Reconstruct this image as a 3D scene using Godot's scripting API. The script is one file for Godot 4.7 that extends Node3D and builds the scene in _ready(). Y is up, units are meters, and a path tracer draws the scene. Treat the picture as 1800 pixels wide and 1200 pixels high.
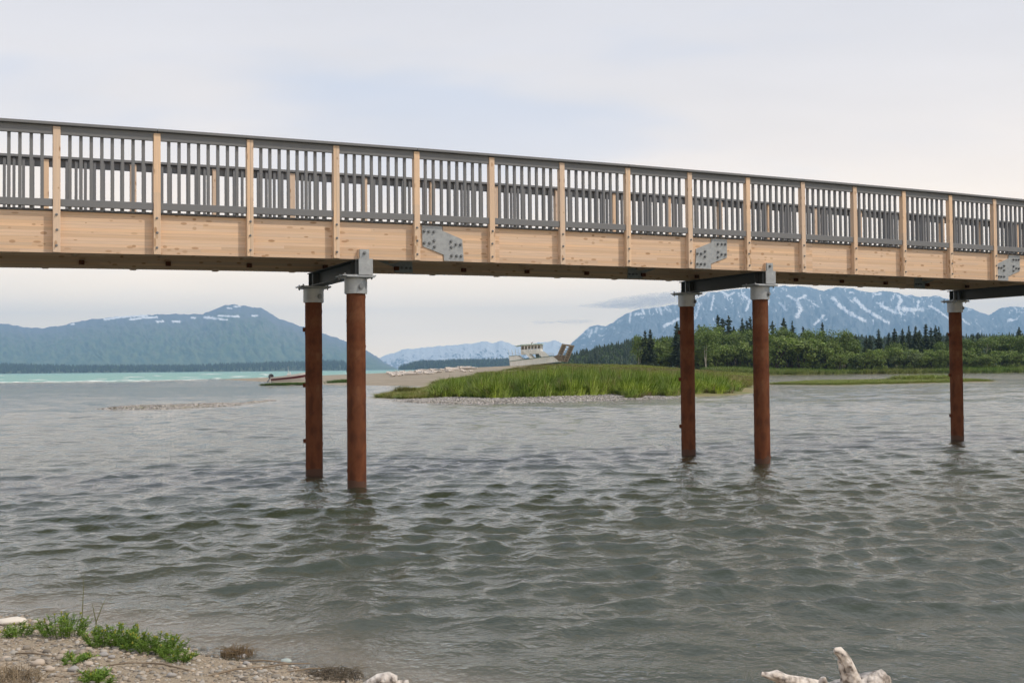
extends Node3D
# A timber footbridge on rusty pipe piles over a shallow river mouth; lake and mountains behind.

const EYE_H := 1.69
const PITCH := 0.02492
const ROLL := -0.00954
const FOC := 1900.0          # focal length in pixels of the 1800 x 1200 photograph
const TH := 0.46258          # bridge heading about y
const BAY := 1.22

var rng := RandomNumberGenerator.new()
var used := {}
var M := {}

# ------------------------------------------------------------------ mesh builder
class MB:
	var v := PackedVector3Array()
	var n := PackedVector3Array()
	var uv := PackedVector2Array()
	var c := PackedColorArray()
	var idx := PackedInt32Array()
	var col := Color(1, 1, 1)
	var us := 1.0
	var vs := 1.0
	var uo := Vector2.ZERO
	func vert(p: Vector3, nn: Vector3, t := Vector2.ZERO) -> int:
		v.append(p); n.append(nn); uv.append(t); c.append(col)
		return v.size() - 1
	func poly(pts: Array, out_from: Vector3, grain := -1) -> void:
		var nn: Vector3 = (pts[1] - pts[0]).cross(pts[2] - pts[0]).normalized()
		var mid := Vector3.ZERO
		for p in pts: mid += p
		mid /= pts.size()
		var flip := nn.dot(mid - out_from) < 0.0
		if flip: nn = -nn
		var b := v.size()
		var ax := nn.abs().max_axis_index()
		for p in pts:
			var t := Vector2.ZERO
			if grain >= 0:
				var g := grain
				if g == ax: g = (ax + 1) % 3
				var o := 3 - ax - g
				t = Vector2(p[g] * us, p[o] * vs) + uo
			vert(p, nn, t)
		for i in range(1, pts.size() - 1):
			if flip: idx.append_array(PackedInt32Array([b, b + i, b + i + 1]))
			else: idx.append_array(PackedInt32Array([b, b + i + 1, b + i]))
	func tri(a: Vector3, b: Vector3, d: Vector3, nn: Vector3) -> void:
		var k := v.size()
		vert(a, nn); vert(b, nn); vert(d, nn)
		if (b - a).cross(d - a).dot(nn) >= 0.0:
			idx.append(k); idx.append(k + 2); idx.append(k + 1)
		else:
			idx.append(k); idx.append(k + 1); idx.append(k + 2)
	func box(ctr: Vector3, size: Vector3, ch := 0.0, grain := -1, bs := Basis.IDENTITY) -> void:
		var h := size * 0.5
		if ch <= 0.0:
			for a in 3:
				for s in [-1.0, 1.0]:
					var pts := []
					for q in [[-1, -1], [1, -1], [1, 1], [-1, 1]]:
						var p := Vector3.ZERO
						p[a] = s * h[a]; p[(a + 1) % 3] = q[0] * h[(a + 1) % 3]; p[(a + 2) % 3] = q[1] * h[(a + 2) % 3]
						pts.append(ctr + bs * p)
					poly(pts, ctr, grain)
			return
		var P := func(a: int, sx: float, sy: float, sz: float) -> Vector3:
			var p := Vector3(sx * (h.x - ch), sy * (h.y - ch), sz * (h.z - ch))
			var s := [sx, sy, sz]
			p[a] = s[a] * h[a]
			return ctr + bs * p
		for a in 3:
			for s in [-1.0, 1.0]:
				var pts := []
				for q in [[-1, -1], [1, -1], [1, 1], [-1, 1]]:
					var g := [0.0, 0.0, 0.0]
					g[a] = s; g[(a + 1) % 3] = q[0]; g[(a + 2) % 3] = q[1]
					pts.append(P.call(a, g[0], g[1], g[2]))
				poly(pts, ctr, grain)
			var b := (a + 1) % 3
			var d := (a + 2) % 3
			for sb in [-1.0, 1.0]:
				for sd in [-1.0, 1.0]:
					var g1 := [0.0, 0.0, 0.0]
					var g2 := [0.0, 0.0, 0.0]
					g1[a] = -1.0; g1[b] = sb; g1[d] = sd
					g2[a] = 1.0; g2[b] = sb; g2[d] = sd
					poly([P.call(b, g1[0], g1[1], g1[2]), P.call(b, g2[0], g2[1], g2[2]), P.call(d, g2[0], g2[1], g2[2]), P.call(d, g1[0], g1[1], g1[2])], ctr, grain)
		for sx in [-1.0, 1.0]:
			for sy in [-1.0, 1.0]:
				for sz in [-1.0, 1.0]:
					poly([P.call(0, sx, sy, sz), P.call(1, sx, sy, sz), P.call(2, sx, sy, sz)], ctr, grain)
	func prism(outline: Array, z0: float, z1: float, ch := 0.0) -> void:
		# outline of Vector2 (x, y), extruded along z from z0 to z1
		var p2 := PackedVector2Array(outline)
		var tris := Geometry2D.triangulate_polygon(p2)
		for side in 2:
			var z := z0 if side == 0 else z1
			var nn := Vector3(0, 0, -1 if z < (z0 + z1) * 0.5 else 1)
			var b := v.size()
			for p in p2: vert(Vector3(p.x, p.y, z), nn, Vector2(p.x * us, p.y * vs) + uo)
			for i in range(0, tris.size(), 3):
				var a3 := p2[tris[i]]; var b3 := p2[tris[i + 1]]; var c3 := p2[tris[i + 2]]
				var ccw := (b3 - a3).cross(c3 - a3) > 0.0
				if ccw == (nn.z > 0.0): idx.append_array(PackedInt32Array([b + tris[i], b + tris[i + 2], b + tris[i + 1]]))
				else: idx.append_array(PackedInt32Array([b + tris[i], b + tris[i + 1], b + tris[i + 2]]))
		var area := 0.0
		for i in p2.size(): area += p2[i].cross(p2[(i + 1) % p2.size()])
		for i in p2.size():
			var a := p2[i]; var b2 := p2[(i + 1) % p2.size()]
			var e := (b2 - a).normalized()
			var nn := Vector3(e.y, -e.x, 0) * signf(area)
			var mid := Vector3((a.x + b2.x) * 0.5, (a.y + b2.y) * 0.5, (z0 + z1) * 0.5)
			poly([Vector3(a.x, a.y, z0), Vector3(b2.x, b2.y, z0), Vector3(b2.x, b2.y, z1), Vector3(a.x, a.y, z1)], mid - nn, -1)
	func tube(path: Array, radii: Array, sides := 10, caps := true, wob := 0.0, seed_ := 0) -> void:
		var r := RandomNumberGenerator.new()
		r.seed = seed_ + 11
		var up := Vector3.UP
		var t0: Vector3 = (path[1] - path[0]).normalized()
		if absf(t0.dot(up)) > 0.9: up = Vector3.RIGHT
		var x := up.cross(t0).normalized()
		var base := v.size()
		var m := path.size()
		for i in m:
			var t: Vector3 = (path[mini(i + 1, m - 1)] - path[maxi(i - 1, 0)]).normalized()
			x = (x - t * x.dot(t)).normalized()
			var y := t.cross(x)
			for k in sides + 1:
				var a := TAU * (k % sides) / sides
				var d := x * cos(a) + y * sin(a)
				var rr: float = radii[i] * (1.0 + (wob * sin(a * 3.0 + i * 0.9 + seed_) + wob * 0.6 * sin(a * 5.0 - i * 0.7) + wob * 0.55 * sin(a * 9.0 + i * 0.35) + wob * 0.35 * r.randf_range(-1.0, 1.0)) if wob > 0.0 else 1.0)
				vert(path[i] + d * rr, d, Vector2(float(k) / sides, float(i)))
		for i in m - 1:
			for k in sides:
				var a := base + i * (sides + 1) + k
				var b := a + sides + 1
				idx.append_array(PackedInt32Array([a, b, a + 1, a + 1, b, b + 1]))
		if caps:
			for e in 2:
				var i := 0 if e == 0 else m - 1
				var t: Vector3 = (path[1] - path[0]).normalized() * -1.0 if e == 0 else (path[m - 1] - path[m - 2]).normalized()
				var ctr := vert(path[i] + t * radii[i] * (0.25 if wob > 0.0 else 0.0), t)
				var ring := v.size()
				for k in sides + 1: vert(v[base + i * (sides + 1) + k], t)
				for k in sides:
					if e == 0: idx.append_array(PackedInt32Array([ctr, ring + k, ring + k + 1]))
					else: idx.append_array(PackedInt32Array([ctr, ring + k + 1, ring + k]))
	func mesh(m: Material) -> ArrayMesh:
		var arr := []
		arr.resize(Mesh.ARRAY_MAX)
		arr[Mesh.ARRAY_VERTEX] = v; arr[Mesh.ARRAY_NORMAL] = n; arr[Mesh.ARRAY_TEX_UV] = uv; arr[Mesh.ARRAY_COLOR] = c; arr[Mesh.ARRAY_INDEX] = idx
		var am := ArrayMesh.new()
		am.add_surface_from_arrays(Mesh.PRIMITIVE_TRIANGLES, arr)
		if m: am.surface_set_material(0, m)
		return am

# ------------------------------------------------------------------ naming helpers
func numbered(called: String) -> String:
	var k: int = used.get(called, -1) + 1
	used[called] = k
	return called if k == 0 else "%s_%03d" % [called, k]
func part(called: String, mesh: Mesh, parent: Node3D, at := Vector3.ZERO, bs := Basis.IDENTITY) -> MeshInstance3D:
	var o := MeshInstance3D.new()
	o.name = called
	o.mesh = mesh
	o.transform = Transform3D(bs, at)
	parent.add_child(o, true)
	return o
func tag(o: Node, label: String, category: String, group := "") -> void:
	o.set_meta("label", label); o.set_meta("category", category)
	if group != "": o.set_meta("group", group)
func thing(called: String, label: String, category: String, at := Vector3.ZERO, turn := 0.0, group := "") -> Node3D:
	var o := Node3D.new()
	o.name = numbered(called)
	add_child(o)
	o.position = at; o.rotation.y = turn
	tag(o, label, category, group)
	return o
func single(called: String, mesh: Mesh, label: String, category: String, at := Vector3.ZERO, turn := 0.0, group := "") -> MeshInstance3D:
	var o := part(numbered(called), mesh, self, at, Basis(Vector3.UP, turn))
	tag(o, label, category, group)
	return o
func setting(called: String, mesh: Mesh) -> MeshInstance3D:
	var o := part(called, mesh, self)
	o.set_meta("kind", "structure")
	return o
func stuff(called: String, mesh: Mesh, xf: Array, cols: Array, label: String, category: String, parent: Node3D = self) -> void:
	var mm := MultiMesh.new()
	mm.transform_format = MultiMesh.TRANSFORM_3D
	mm.use_colors = not cols.is_empty()
	mm.mesh = mesh
	mm.instance_count = xf.size()
	for i in xf.size():
		mm.set_instance_transform(i, xf[i])
		if not cols.is_empty(): mm.set_instance_color(i, cols[i])
	var o := MultiMeshInstance3D.new()
	o.name = numbered(called)
	o.multimesh = mm
	parent.add_child(o, true)
	o.set_meta("kind", "stuff")
	if parent == self: tag(o, label, category)

# ------------------------------------------------------------------ materials
func lin(r: float, g: float, b: float, a := 1.0) -> Color:
	var c := Color(r, g, b).linear_to_srgb()
	c.a = a
	return c
func mat(c: Color, rough := 0.8, metal := 0.0) -> StandardMaterial3D:
	var m := StandardMaterial3D.new()
	m.albedo_color = c
	m.roughness = rough
	m.metallic = metal
	return m
func vmat(rough := 0.9) -> StandardMaterial3D:
	var m := mat(Color.WHITE, rough)
	m.vertex_color_use_as_albedo = true
	return m
func noise_tex(freq: float, ramp: Array, size := 512, octaves := 5, seed_ := 1, kind := FastNoiseLite.TYPE_SIMPLEX_SMOOTH) -> NoiseTexture2D:
	var fn := FastNoiseLite.new()
	fn.seed = seed_; fn.frequency = freq; fn.fractal_octaves = octaves; fn.noise_type = kind
	var t := NoiseTexture2D.new()
	t.width = size; t.height = size; t.seamless = true; t.noise = fn
	if not ramp.is_empty():
		var g := Gradient.new()
		var offs := PackedFloat32Array()
		var cols := PackedColorArray()
		for r in ramp: offs.append(r[0]); cols.append(r[1])
		g.offsets = offs; g.colors = cols
		t.color_ramp = g
	return t
func fbm(seed_: int, freq: float, oct := 4, ridged := false) -> FastNoiseLite:
	var f := FastNoiseLite.new()
	f.seed = seed_; f.frequency = freq; f.fractal_octaves = oct; f.noise_type = FastNoiseLite.TYPE_SIMPLEX_SMOOTH
	f.fractal_type = FastNoiseLite.FRACTAL_RIDGED if ridged else FastNoiseLite.FRACTAL_FBM
	return f

func wood_image(w: int, h: int, length: float, height: float, lams: int, knots: int, seed_: int, base: Color, spread: float) -> ImageTexture:
	# base is linear; boards of a lamination differ in tone, grain runs along u, knots are ovals
	var r := RandomNumberGenerator.new()
	r.seed = seed_
	var g1 := fbm(seed_, 1.0, 3)
	var g2 := fbm(seed_ + 1, 1.0, 2)
	var boards := []
	for j in lams:
		var list := []
		var x := -r.randf() * 2.0
		while x < length:
			var l := r.randf_range(1.4, 4.0)
			list.append([x + l, 1.0 + r.randf_range(-spread, spread), r.randf_range(-0.04, 0.04), r.randf() * 50.0])
			x += l
		boards.append(list)
	var ks := []
	for i in knots:
		var s := r.randf_range(0.45, 1.45)
		ks.append([r.randf() * length, r.randf() * height, 0.024 * s * r.randf_range(0.7, 1.6), 0.011 * s * r.randf_range(0.8, 1.3), r.randf_range(0.35, 1.0)])
	var img := Image.create(w, h, false, Image.FORMAT_RGB8)
	var cell := {}
	for k in ks:
		for gx in range(int((k[0] - 0.25) * 4.0), int((k[0] + 0.25) * 4.0) + 1):
			if not cell.has(gx): cell[gx] = []
			cell[gx].append(k)
	for py in h:
		var y := (py + 0.5) / h * height
		var lj := mini(int(y / height * lams), lams - 1)
		var into := fmod(y / height * lams, 1.0)
		var list: Array = boards[lj]
		var bi := 0
		for px in w:
			var x := (px + 0.5) / w * length
			while bi < list.size() - 1 and x > list[bi][0]: bi += 1
			var bd: Array = list[bi]
			var warp := 0.0
			var dark := 0.0
			if cell.has(int(x * 4.0)):
				for k in cell[int(x * 4.0)]:
					var dx: float = (x - k[0]) / k[2]
					var dy: float = (y - k[1]) / k[3]
					var d := dx * dx * 0.16 + dy * dy * 0.3
					warp += exp(-d) * 0.012 * (1.0 if dy > 0.0 else -1.0)
					var e := dx * dx + dy * dy
					if e < 1.6: dark = maxf(dark, k[4] * clampf((1.6 - e) * 1.6, 0.0, 1.0))
			var gr := g1.get_noise_2d(x * 0.9 + bd[3], (y - warp) * 75.0 + bd[3] * 7.0)
			var gr2 := g2.get_noise_2d(x * 3.0 + bd[3], (y - warp) * 240.0)
			var t: float = bd[1] * (1.0 + gr * 0.13 + gr2 * 0.07)
			if into < 0.06: t *= 0.80
			var cr: float = base.r * t * (1.0 + bd[2])
			var cg: float = base.g * t
			var cb: float = base.b * t * (1.0 - bd[2] * 1.6 - gr * 0.08)
			var kc := Color(0.33, 0.17, 0.075)
			cr = lerpf(cr, kc.r, dark * 0.85); cg = lerpf(cg, kc.g, dark * 0.85); cb = lerpf(cb, kc.b, dark * 0.85)
			img.set_pixel(px, py, Color(clampf(cr, 0, 1), clampf(cg, 0, 1), clampf(cb, 0, 1)).linear_to_srgb())
	img.generate_mipmaps()
	return ImageTexture.create_from_image(img)

func make_materials() -> void:
	M.glulam = mat(Color.WHITE, 0.72)
	M.glulam.albedo_texture = wood_image(2048, 192, 9.0, 0.52, 13, 135, 5, Color(0.645, 0.450, 0.305), 0.125)
	M.timber = mat(Color.WHITE, 0.72)
	M.timber.albedo_texture = wood_image(1024, 64, 6.0, 0.36, 2, 40, 9, Color(0.66, 0.475, 0.33), 0.08)
	M.grey = mat(lin(0.162, 0.163, 0.168), 0.55)
	M.grey.roughness_texture = noise_tex(0.02, [[0.3, Color(0.8, 0.8, 0.8)], [0.7, Color(1, 1, 1)]], 256)
	M.grey.uv1_triplanar = true
	M.grey.uv1_world_triplanar = true
	M.deck = mat(lin(0.11, 0.108, 0.11), 0.8)
	M.galv = mat(Color.WHITE, 0.5, 0.35)
	M.galv.albedo_texture = noise_tex(0.03, [[0.3, lin(0.31, 0.325, 0.335)], [0.5, lin(0.36, 0.375, 0.385)], [0.62, lin(0.33, 0.345, 0.355)], [0.8, lin(0.41, 0.425, 0.43)]], 256, 4, 3, FastNoiseLite.TYPE_CELLULAR)
	M.galv.uv1_triplanar = true
	M.galv.uv1_scale = Vector3(1.6, 1.6, 1.6)
	M.steel = mat(lin(0.07, 0.075, 0.075), 0.6, 0.3)
	M.bolt = mat(lin(0.20, 0.21, 0.22), 0.45, 0.6)
	M.rust = mat(Color.WHITE, 0.85)
	M.rust.albedo_texture = noise_tex(0.010, [[0.22, lin(0.085, 0.032, 0.017)], [0.40, lin(0.120, 0.042, 0.020)], [0.52, lin(0.138, 0.051, 0.024)], [0.64, lin(0.118, 0.043, 0.021)], [0.85, lin(0.165, 0.070, 0.035)]], 512, 6, 8)
	M.rust.metallic_specular = 0.25
	M.rust.uv1_triplanar = true
	M.rust.uv1_scale = Vector3(0.8, 0.34, 0.8)
	M.rust.heightmap_enabled = true
	M.rust.heightmap_scale = 0.25
	M.rust.heightmap_texture = noise_tex(0.05, [], 256, 5, 4)
	M.wet = mat(lin(0.070, 0.028, 0.014), 0.75)
	M.v = vmat(0.95)
	M.leaf = vmat(0.75)
	M.leaf.backlight_enabled = true
	M.leaf.backlight = Color(0.6, 0.7, 0.3)
	M.bark = mat(lin(0.07, 0.055, 0.045), 0.95)
	M.birch = mat(lin(0.42, 0.38, 0.33), 0.9)
	M.driftwood = mat(Color.WHITE, 0.9)
	M.driftwood.albedo_texture = noise_tex(0.02, [[0.24, lin(0.14, 0.115, 0.095)], [0.38, lin(0.42, 0.365, 0.32)], [0.46, lin(0.54, 0.48, 0.425)], [0.6, lin(0.62, 0.56, 0.50)], [0.85, lin(0.72, 0.66, 0.60)]], 512, 6, 21)
	M.driftwood.uv1_triplanar = true
	M.driftwood.uv1_scale = Vector3(2.2, 2.2, 2.2)
	M.driftwood.heightmap_enabled = true
	M.driftwood.heightmap_scale = 1.6
	M.driftwood.heightmap_texture = noise_tex(0.03, [], 256, 5, 14)
	# gravel and soil: vertex colour says what lies there, the texture its grain
	M.ground = vmat(0.95)
	M.ground.albedo_texture = noise_tex(0.09, [[0.15, lin(0.52, 0.50, 0.46)], [0.4, lin(0.80, 0.79, 0.76)], [0.6, lin(0.95, 0.93, 0.90)], [0.85, lin(1.0, 1.0, 1.0)]], 1024, 5, 33)
	M.ground.uv1_triplanar = true
	M.ground.uv1_world_triplanar = true
	M.ground.uv1_scale = Vector3(0.55, 0.55, 0.55)
	M.ground.heightmap_enabled = true
	M.ground.heightmap_scale = 1.2
	M.ground.heightmap_texture = noise_tex(0.12, [], 512, 4, 34)
	# river: a clear sheet over its bed
	M.river = mat(lin(0.044, 0.054, 0.032, 0.42), 0.03)
	M.river.transparency = BaseMaterial3D.TRANSPARENCY_ALPHA
	M.river.metallic_specular = 0.46
	M.river.normal_enabled = true
	M.river.normal_texture = ripple_map(1024, 3)
	M.river.normal_scale = 0.58
	M.river.uv1_triplanar = true
	M.river.uv1_world_triplanar = true
	M.river.uv1_scale = Vector3(0.5, 0.5, 0.5)
	M.lake = mat(lin(0.17, 0.33, 0.29), 0.4)
	M.lake.metallic_specular = 0.22
	M.lake.normal_enabled = true
	M.lake.normal_texture = M.river.normal_texture
	M.lake.normal_scale = 0.6
	M.lake.uv1_triplanar = true
	M.lake.uv1_world_triplanar = true
	M.lake.uv1_scale = Vector3(0.05, 0.05, 0.05)

func ripple_map(size: int, seed_: int) -> NoiseTexture2D:
	var fn := FastNoiseLite.new()
	fn.seed = seed_; fn.frequency = 0.018; fn.fractal_octaves = 5; fn.fractal_gain = 0.55
	var t := NoiseTexture2D.new()
	t.width = size; t.height = size; t.seamless = true; t.as_normal_map = true; t.bump_strength = 9.0; t.noise = fn
	return t

# ------------------------------------------------------------------ where things stand
func dir_of(px: float, py: float) -> Vector3:
	var b := Basis.from_euler(Vector3(PITCH, 0, ROLL))
	return b * Vector3((px - 900.0) / FOC, -(py - 600.0) / FOC, -1.0)
func at_depth(px: float, py: float, depth: float) -> Vector3:
	# the point of that sight line that lies `depth` metres north of the camera
	var d := dir_of(px, py)
	return Vector3(0, EYE_H, 0) + d * (depth / -d.z)
func x_at(px: float, depth: float) -> float:
	return at_depth(px, 648.0, depth).x

# shore of the near bank: x -> distance north
var SHORE := [[-12.0, 11.5], [-5.34, 8.47], [-3.54, 7.48], [-2.75, 6.97], [-2.08, 6.57], [-1.68, 6.37], [-1.33, 6.26], [-0.82, 5.88], [-0.02, 5.46], [1.07, 5.21], [2.39, 5.13], [3.83, 5.2], [12.0, 4.2]]
func shore_z(x: float) -> float:
	if x <= SHORE[0][0]: return SHORE[0][1]
	for i in SHORE.size() - 1:
		if x <= SHORE[i + 1][0]:
			return lerpf(SHORE[i][1], SHORE[i + 1][1], (x - SHORE[i][0]) / (SHORE[i + 1][0] - SHORE[i][0]))
	return SHORE[-1][1]
# land across the river (x, distance north): sand spit, sedge island, wooded bank
var LAND := PackedVector2Array([Vector2(-62, 227), Vector2(-37.3, 164.4), Vector2(-25.2, 132.8), Vector2(-16.2, 118.3), Vector2(-9.0, 106.7), Vector2(-7.7, 94), Vector2(-8.6, 77.2), Vector2(-9.4, 72.5), Vector2(-8.7, 65.3), Vector2(-6.8, 61), Vector2(-5, 54.6), Vector2(-1.4, 51.8), Vector2(2.5, 54), Vector2(5.9, 55.9), Vector2(9.1, 57.9), Vector2(12.8, 62.5), Vector2(15.2, 67.3), Vector2(23.3, 101), Vector2(45, 189.5), Vector2(63.9, 202), Vector2(93.7, 198), Vector2(135, 196), Vector2(190, 190), Vector2(300, 190), Vector2(300, 460), Vector2(20, 460), Vector2(-8, 330), Vector2(-30, 285), Vector2(-50, 262)])
var BAR := PackedVector2Array([Vector2(-19.4, 49.8), Vector2(-17.6, 52.2), Vector2(-15, 54.8), Vector2(-13.5, 61), Vector2(-13.7, 52), Vector2(-16, 49.0)])
var SPIT := PackedVector2Array([Vector2(22.5, 97.3), Vector2(30.7, 112.4), Vector2(35.7, 114), Vector2(45.1, 117), Vector2(48.5, 113.7), Vector2(46.5, 104), Vector2(37.5, 97), Vector2(27.1, 91)])
var TUFTBAR := PackedVector2Array([Vector2(-29.3, 124.5), Vector2(-25.5, 122.5), Vector2(-22.5, 125), Vector2(-23.5, 129), Vector2(-27, 128)])
func inside_by(poly: PackedVector2Array, p: Vector2) -> float:
	# metres inside (+) or outside (-) of an outline
	var best := 1e9
	var k := poly.size()
	for i in k:
		var q := Geometry2D.get_closest_point_to_segment(p, poly[i], poly[(i + 1) % k])
		best = minf(best, p.distance_squared_to(q))
	best = sqrt(best)
	return best if Geometry2D.is_point_in_polygon(p, poly) else -best
var gn: FastNoiseLite
var gn2: FastNoiseLite
func sandy(x: float, z: float) -> float:
	# 1 on the bare sand of the spit, 0 where things grow
	var edge := lerpf(-9.0, 4.0, clampf((z - 95.0) / 90.0, 0.0, 1.0)) + gn.get_noise_2d(x * 3.0, z * 3.0) * 4.0
	if z < 88.0: return 0.0
	return clampf((edge - x) / 3.0, 0.0, 1.0)
func ground_at(x: float, z: float) -> float:
	# z is the distance north of the camera
	var nz := gn.get_noise_2d(x * 6.0, z * 6.0)
	var h := -1.4
	if z < 40.0:
		var s := shore_z(x) + gn.get_noise_2d(x * 40.0, 3.0) * 0.10
		var d := s - z
		if d > 0.0: h = 0.012 + 0.085 * d - 0.004 * d * d + gn2.get_noise_2d(x * 8.0, z * 8.0) * 0.028 * clampf(d * 2.0, 0.2, 1.0)
		else: h = maxf(-1.4, d * lerpf(0.10, 0.26, smoothstep(-1.5, 2.0, x)))
		return h
	if x > -75.0 and z < 470.0:
		var p := Vector2(x, z)
		var d := inside_by(LAND, p)
		if d > 0.0:
			d += nz * 1.2
			var sd := sandy(x, z)
			var low := 0.03 * d if sd > 0.5 else (0.045 * d if d < 3.0 else 0.135 + (d - 3.0) * 0.05)
			h = minf(low, 1.05 + nz * 0.2)
			# the beach ridge that carries the stranded craft
			var rx := (x - 8.0) / 26.0
			var rz := (z - 186.0) / 24.0
			h += 1.15 * exp(-(rx * rx + rz * rz) * 1.2)
			h = maxf(h, -0.05)
		else: h = maxf(-1.4, d * 0.06)
		if z < 62.5 and x < -12.0: h = maxf(h, minf(0.11, 0.15 * (inside_by(BAR, p) - 0.15 + nz * 1.1)))
		if z > 85.0 and z < 122.0 and x > 18.0: h = maxf(h, minf(0.07, 0.05 * inside_by(SPIT, p) + 0.02))
		if z > 115.0 and z < 135.0 and x < -18.0: h = maxf(h, minf(0.1, 0.1 * inside_by(TUFTBAR, p)))
	return h

# ------------------------------------------------------------------ _ready
func _ready() -> void:
	var cam := Camera3D.new()
	cam.name = "camera"
	add_child(cam)
	cam.position = Vector3(0, EYE_H, 0)
	cam.rotation = Vector3(PITCH, 0, ROLL)
	cam.fov = rad_to_deg(2.0 * atan(600.0 / FOC))
	cam.near = 0.1
	cam.far = 60000.0
	var env := Environment.new()
	env.background_mode = Environment.BG_SKY
	env.tonemap_mode = Environment.TONE_MAPPER_LINEAR
	env.tonemap_exposure = 0.95
	env.sdfgi_enabled = true
	env.ssao_enabled = true
	env.ssil_enabled = true
	env.fog_enabled = true
	env.fog_density = 0.00014
	env.fog_light_color = lin(0.38, 0.67, 1.0)
	var sky := Sky.new()
	var sm := PanoramaSkyMaterial.new()
	sm.panorama = sky_panorama()
	sky.sky_material = sm
	env.sky = sky
	env.volumetric_fog_enabled = true      # for the cap cloud alone
	env.volumetric_fog_density = 0.0
	env.background_energy_multiplier = 1.0
	var we := WorldEnvironment.new()
	we.name = "environment"
	we.environment = env
	add_child(we)
	var sun := DirectionalLight3D.new()
	sun.name = "sun"
	add_child(sun)
	# from the right and a little behind the camera: 52 degrees off the bridge's face, 50 degrees high
	var face := Vector3(sin(TH), 0, cos(TH))
	var along := Vector3(cos(TH), 0, -sin(TH))
	var to_sun := (face * cos(deg_to_rad(50)) + along * sin(deg_to_rad(50))) * cos(deg_to_rad(49)) + Vector3.UP * sin(deg_to_rad(49))
	sun.look_at_from_position(to_sun * 100.0, Vector3.ZERO)
	sun.light_energy = 1.1
	sun.light_color = Color(1.0, 0.955, 0.89)
	sun.light_angular_distance = 1.6
	sun.shadow_enabled = true
	sun.directional_shadow_max_distance = 400.0

	rng.seed = 7
	gn = fbm(41, 0.02, 4)
	gn2 = fbm(42, 0.05, 4)
	make_materials()
	terrain()
	water()
	mountains(); cap_cloud()
	hills()
	bridge()
	craft()
	motorboat()
	trees()
	sedge()
	spit_driftwood()
	near_bank()

func sky_panorama() -> ImageTexture:
	var w := 2048
	var h := 1024
	var a := fbm(162, 1.0, 5)
	var b := fbm(17, 1.0, 4)
	var img := Image.create(w, h, false, Image.FORMAT_RGBF)
	img.fill(Color(0.35, 0.36, 0.36))
	for py in h / 2 + 8:
		var el := PI * 0.5 - (py + 0.5) / h * PI
		var sy := sin(el)
		var ce := cos(el)
		var low := exp(-pow(maxf(el, 0.0) / 0.12, 1.25))
		for px in w:
			var az := (px + 0.5) / w * TAU
			var q := 1.0 / (maxf(sy, 0.0) + 0.22)
			var x := sin(az) * ce * q
			var z := -cos(az) * ce * q
			var n1 := a.get_noise_3d(x * 0.55 + 4.0, sy * 3.0, z * 1.1)
			var n2 := b.get_noise_3d(x * 1.4, sy * 9.0, z * 2.6 + 7.0)
			var blue := smoothstep(-0.04, 0.52, n1 + n2 * 0.2)
			var t := 1.0 + n2 * 0.05
			var c := Color(0.86 * t, 0.86 * t, 0.92 * t).lerp(Color(0.74, 0.85, 1.08), smoothstep(0.35, 1.2, el) * 0.5)
			c = c.lerp(Color(0.50, 0.66, 0.93), blue * 0.58)
			c += Color(3.0, 2.05, 0.90) * low * (1.0 + n2 * 0.08)
			img.set_pixel(px, py, c)
	return ImageTexture.create_from_image(img)

# ------------------------------------------------------------------ ground
func terrain() -> void:
	var rows := 460
	var cols := 300
	var r0 := 1.2
	var r1 := 470.0
	var mb := MB.new()
	var P := PackedVector3Array()
	var C := PackedColorArray()
	P.resize(rows * cols); C.resize(rows * cols)
	for i in rows:
		var r := r0 * pow(r1 / r0, float(i) / (rows - 1))
		for j in cols:
			var az := deg_to_rad(lerpf(-52.0, 52.0, float(j) / (cols - 1)))
			var x := r * sin(az)
			var z := r * cos(az)
			var h := ground_at(x, z)
			P[i * cols + j] = Vector3(x, h, -z)
			var n := gn2.get_noise_2d(x * 3.0, z * 3.0)
			var n2 := gn.get_noise_2d(x * 30.0 + 9.0, z * 30.0)
			var c: Color
			if z < 40.0:
				c = Color(0.37, 0.305, 0.225).lerp(Color(0.27, 0.215, 0.15), clampf(0.5 + n * 1.1, 0, 1))
				c = c.lerp(Color(0.40, 0.36, 0.30), clampf(n2 * 1.6, 0, 1))
			else:
				var sd := sandy(x, z) if h > 0.0 else 1.0      # sand below the water as on the spit
				var grass := Color(0.14, 0.175, 0.045).lerp(Color(0.25, 0.205, 0.09), clampf(0.5 + n * 1.3, 0, 1))
				c = grass.lerp(Color(0.33, 0.28, 0.215).lerp(Color(0.27, 0.225, 0.165), clampf(0.5 + n * 1.5, 0, 1)), sd)
				if h > 0.0 and h < 0.23 and sd < 0.5 and x < 9.0 and x > -6.5: c = Color(0.30, 0.275, 0.235).lerp(Color(0.20, 0.18, 0.15), clampf(0.5 + n2, 0, 1))
			C[i * cols + j] = c
	mb.v = P; mb.c = C
	grid_finish(mb, rows, cols)
	setting("ground", mb.mesh(M.ground))
	# the bed of the lake, down to the feet of the mountains
	var lb := MB.new()
	lb.col = Color(0.16, 0.20, 0.17)
	lb.poly([Vector3(-9000, -7, 1000), Vector3(9000, -7, 1000), Vector3(9000, -7, -11800), Vector3(-9000, -7, -11800)], Vector3(0, -100, 0))
	setting("lake_bed", lb.mesh(M.v))

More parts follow.
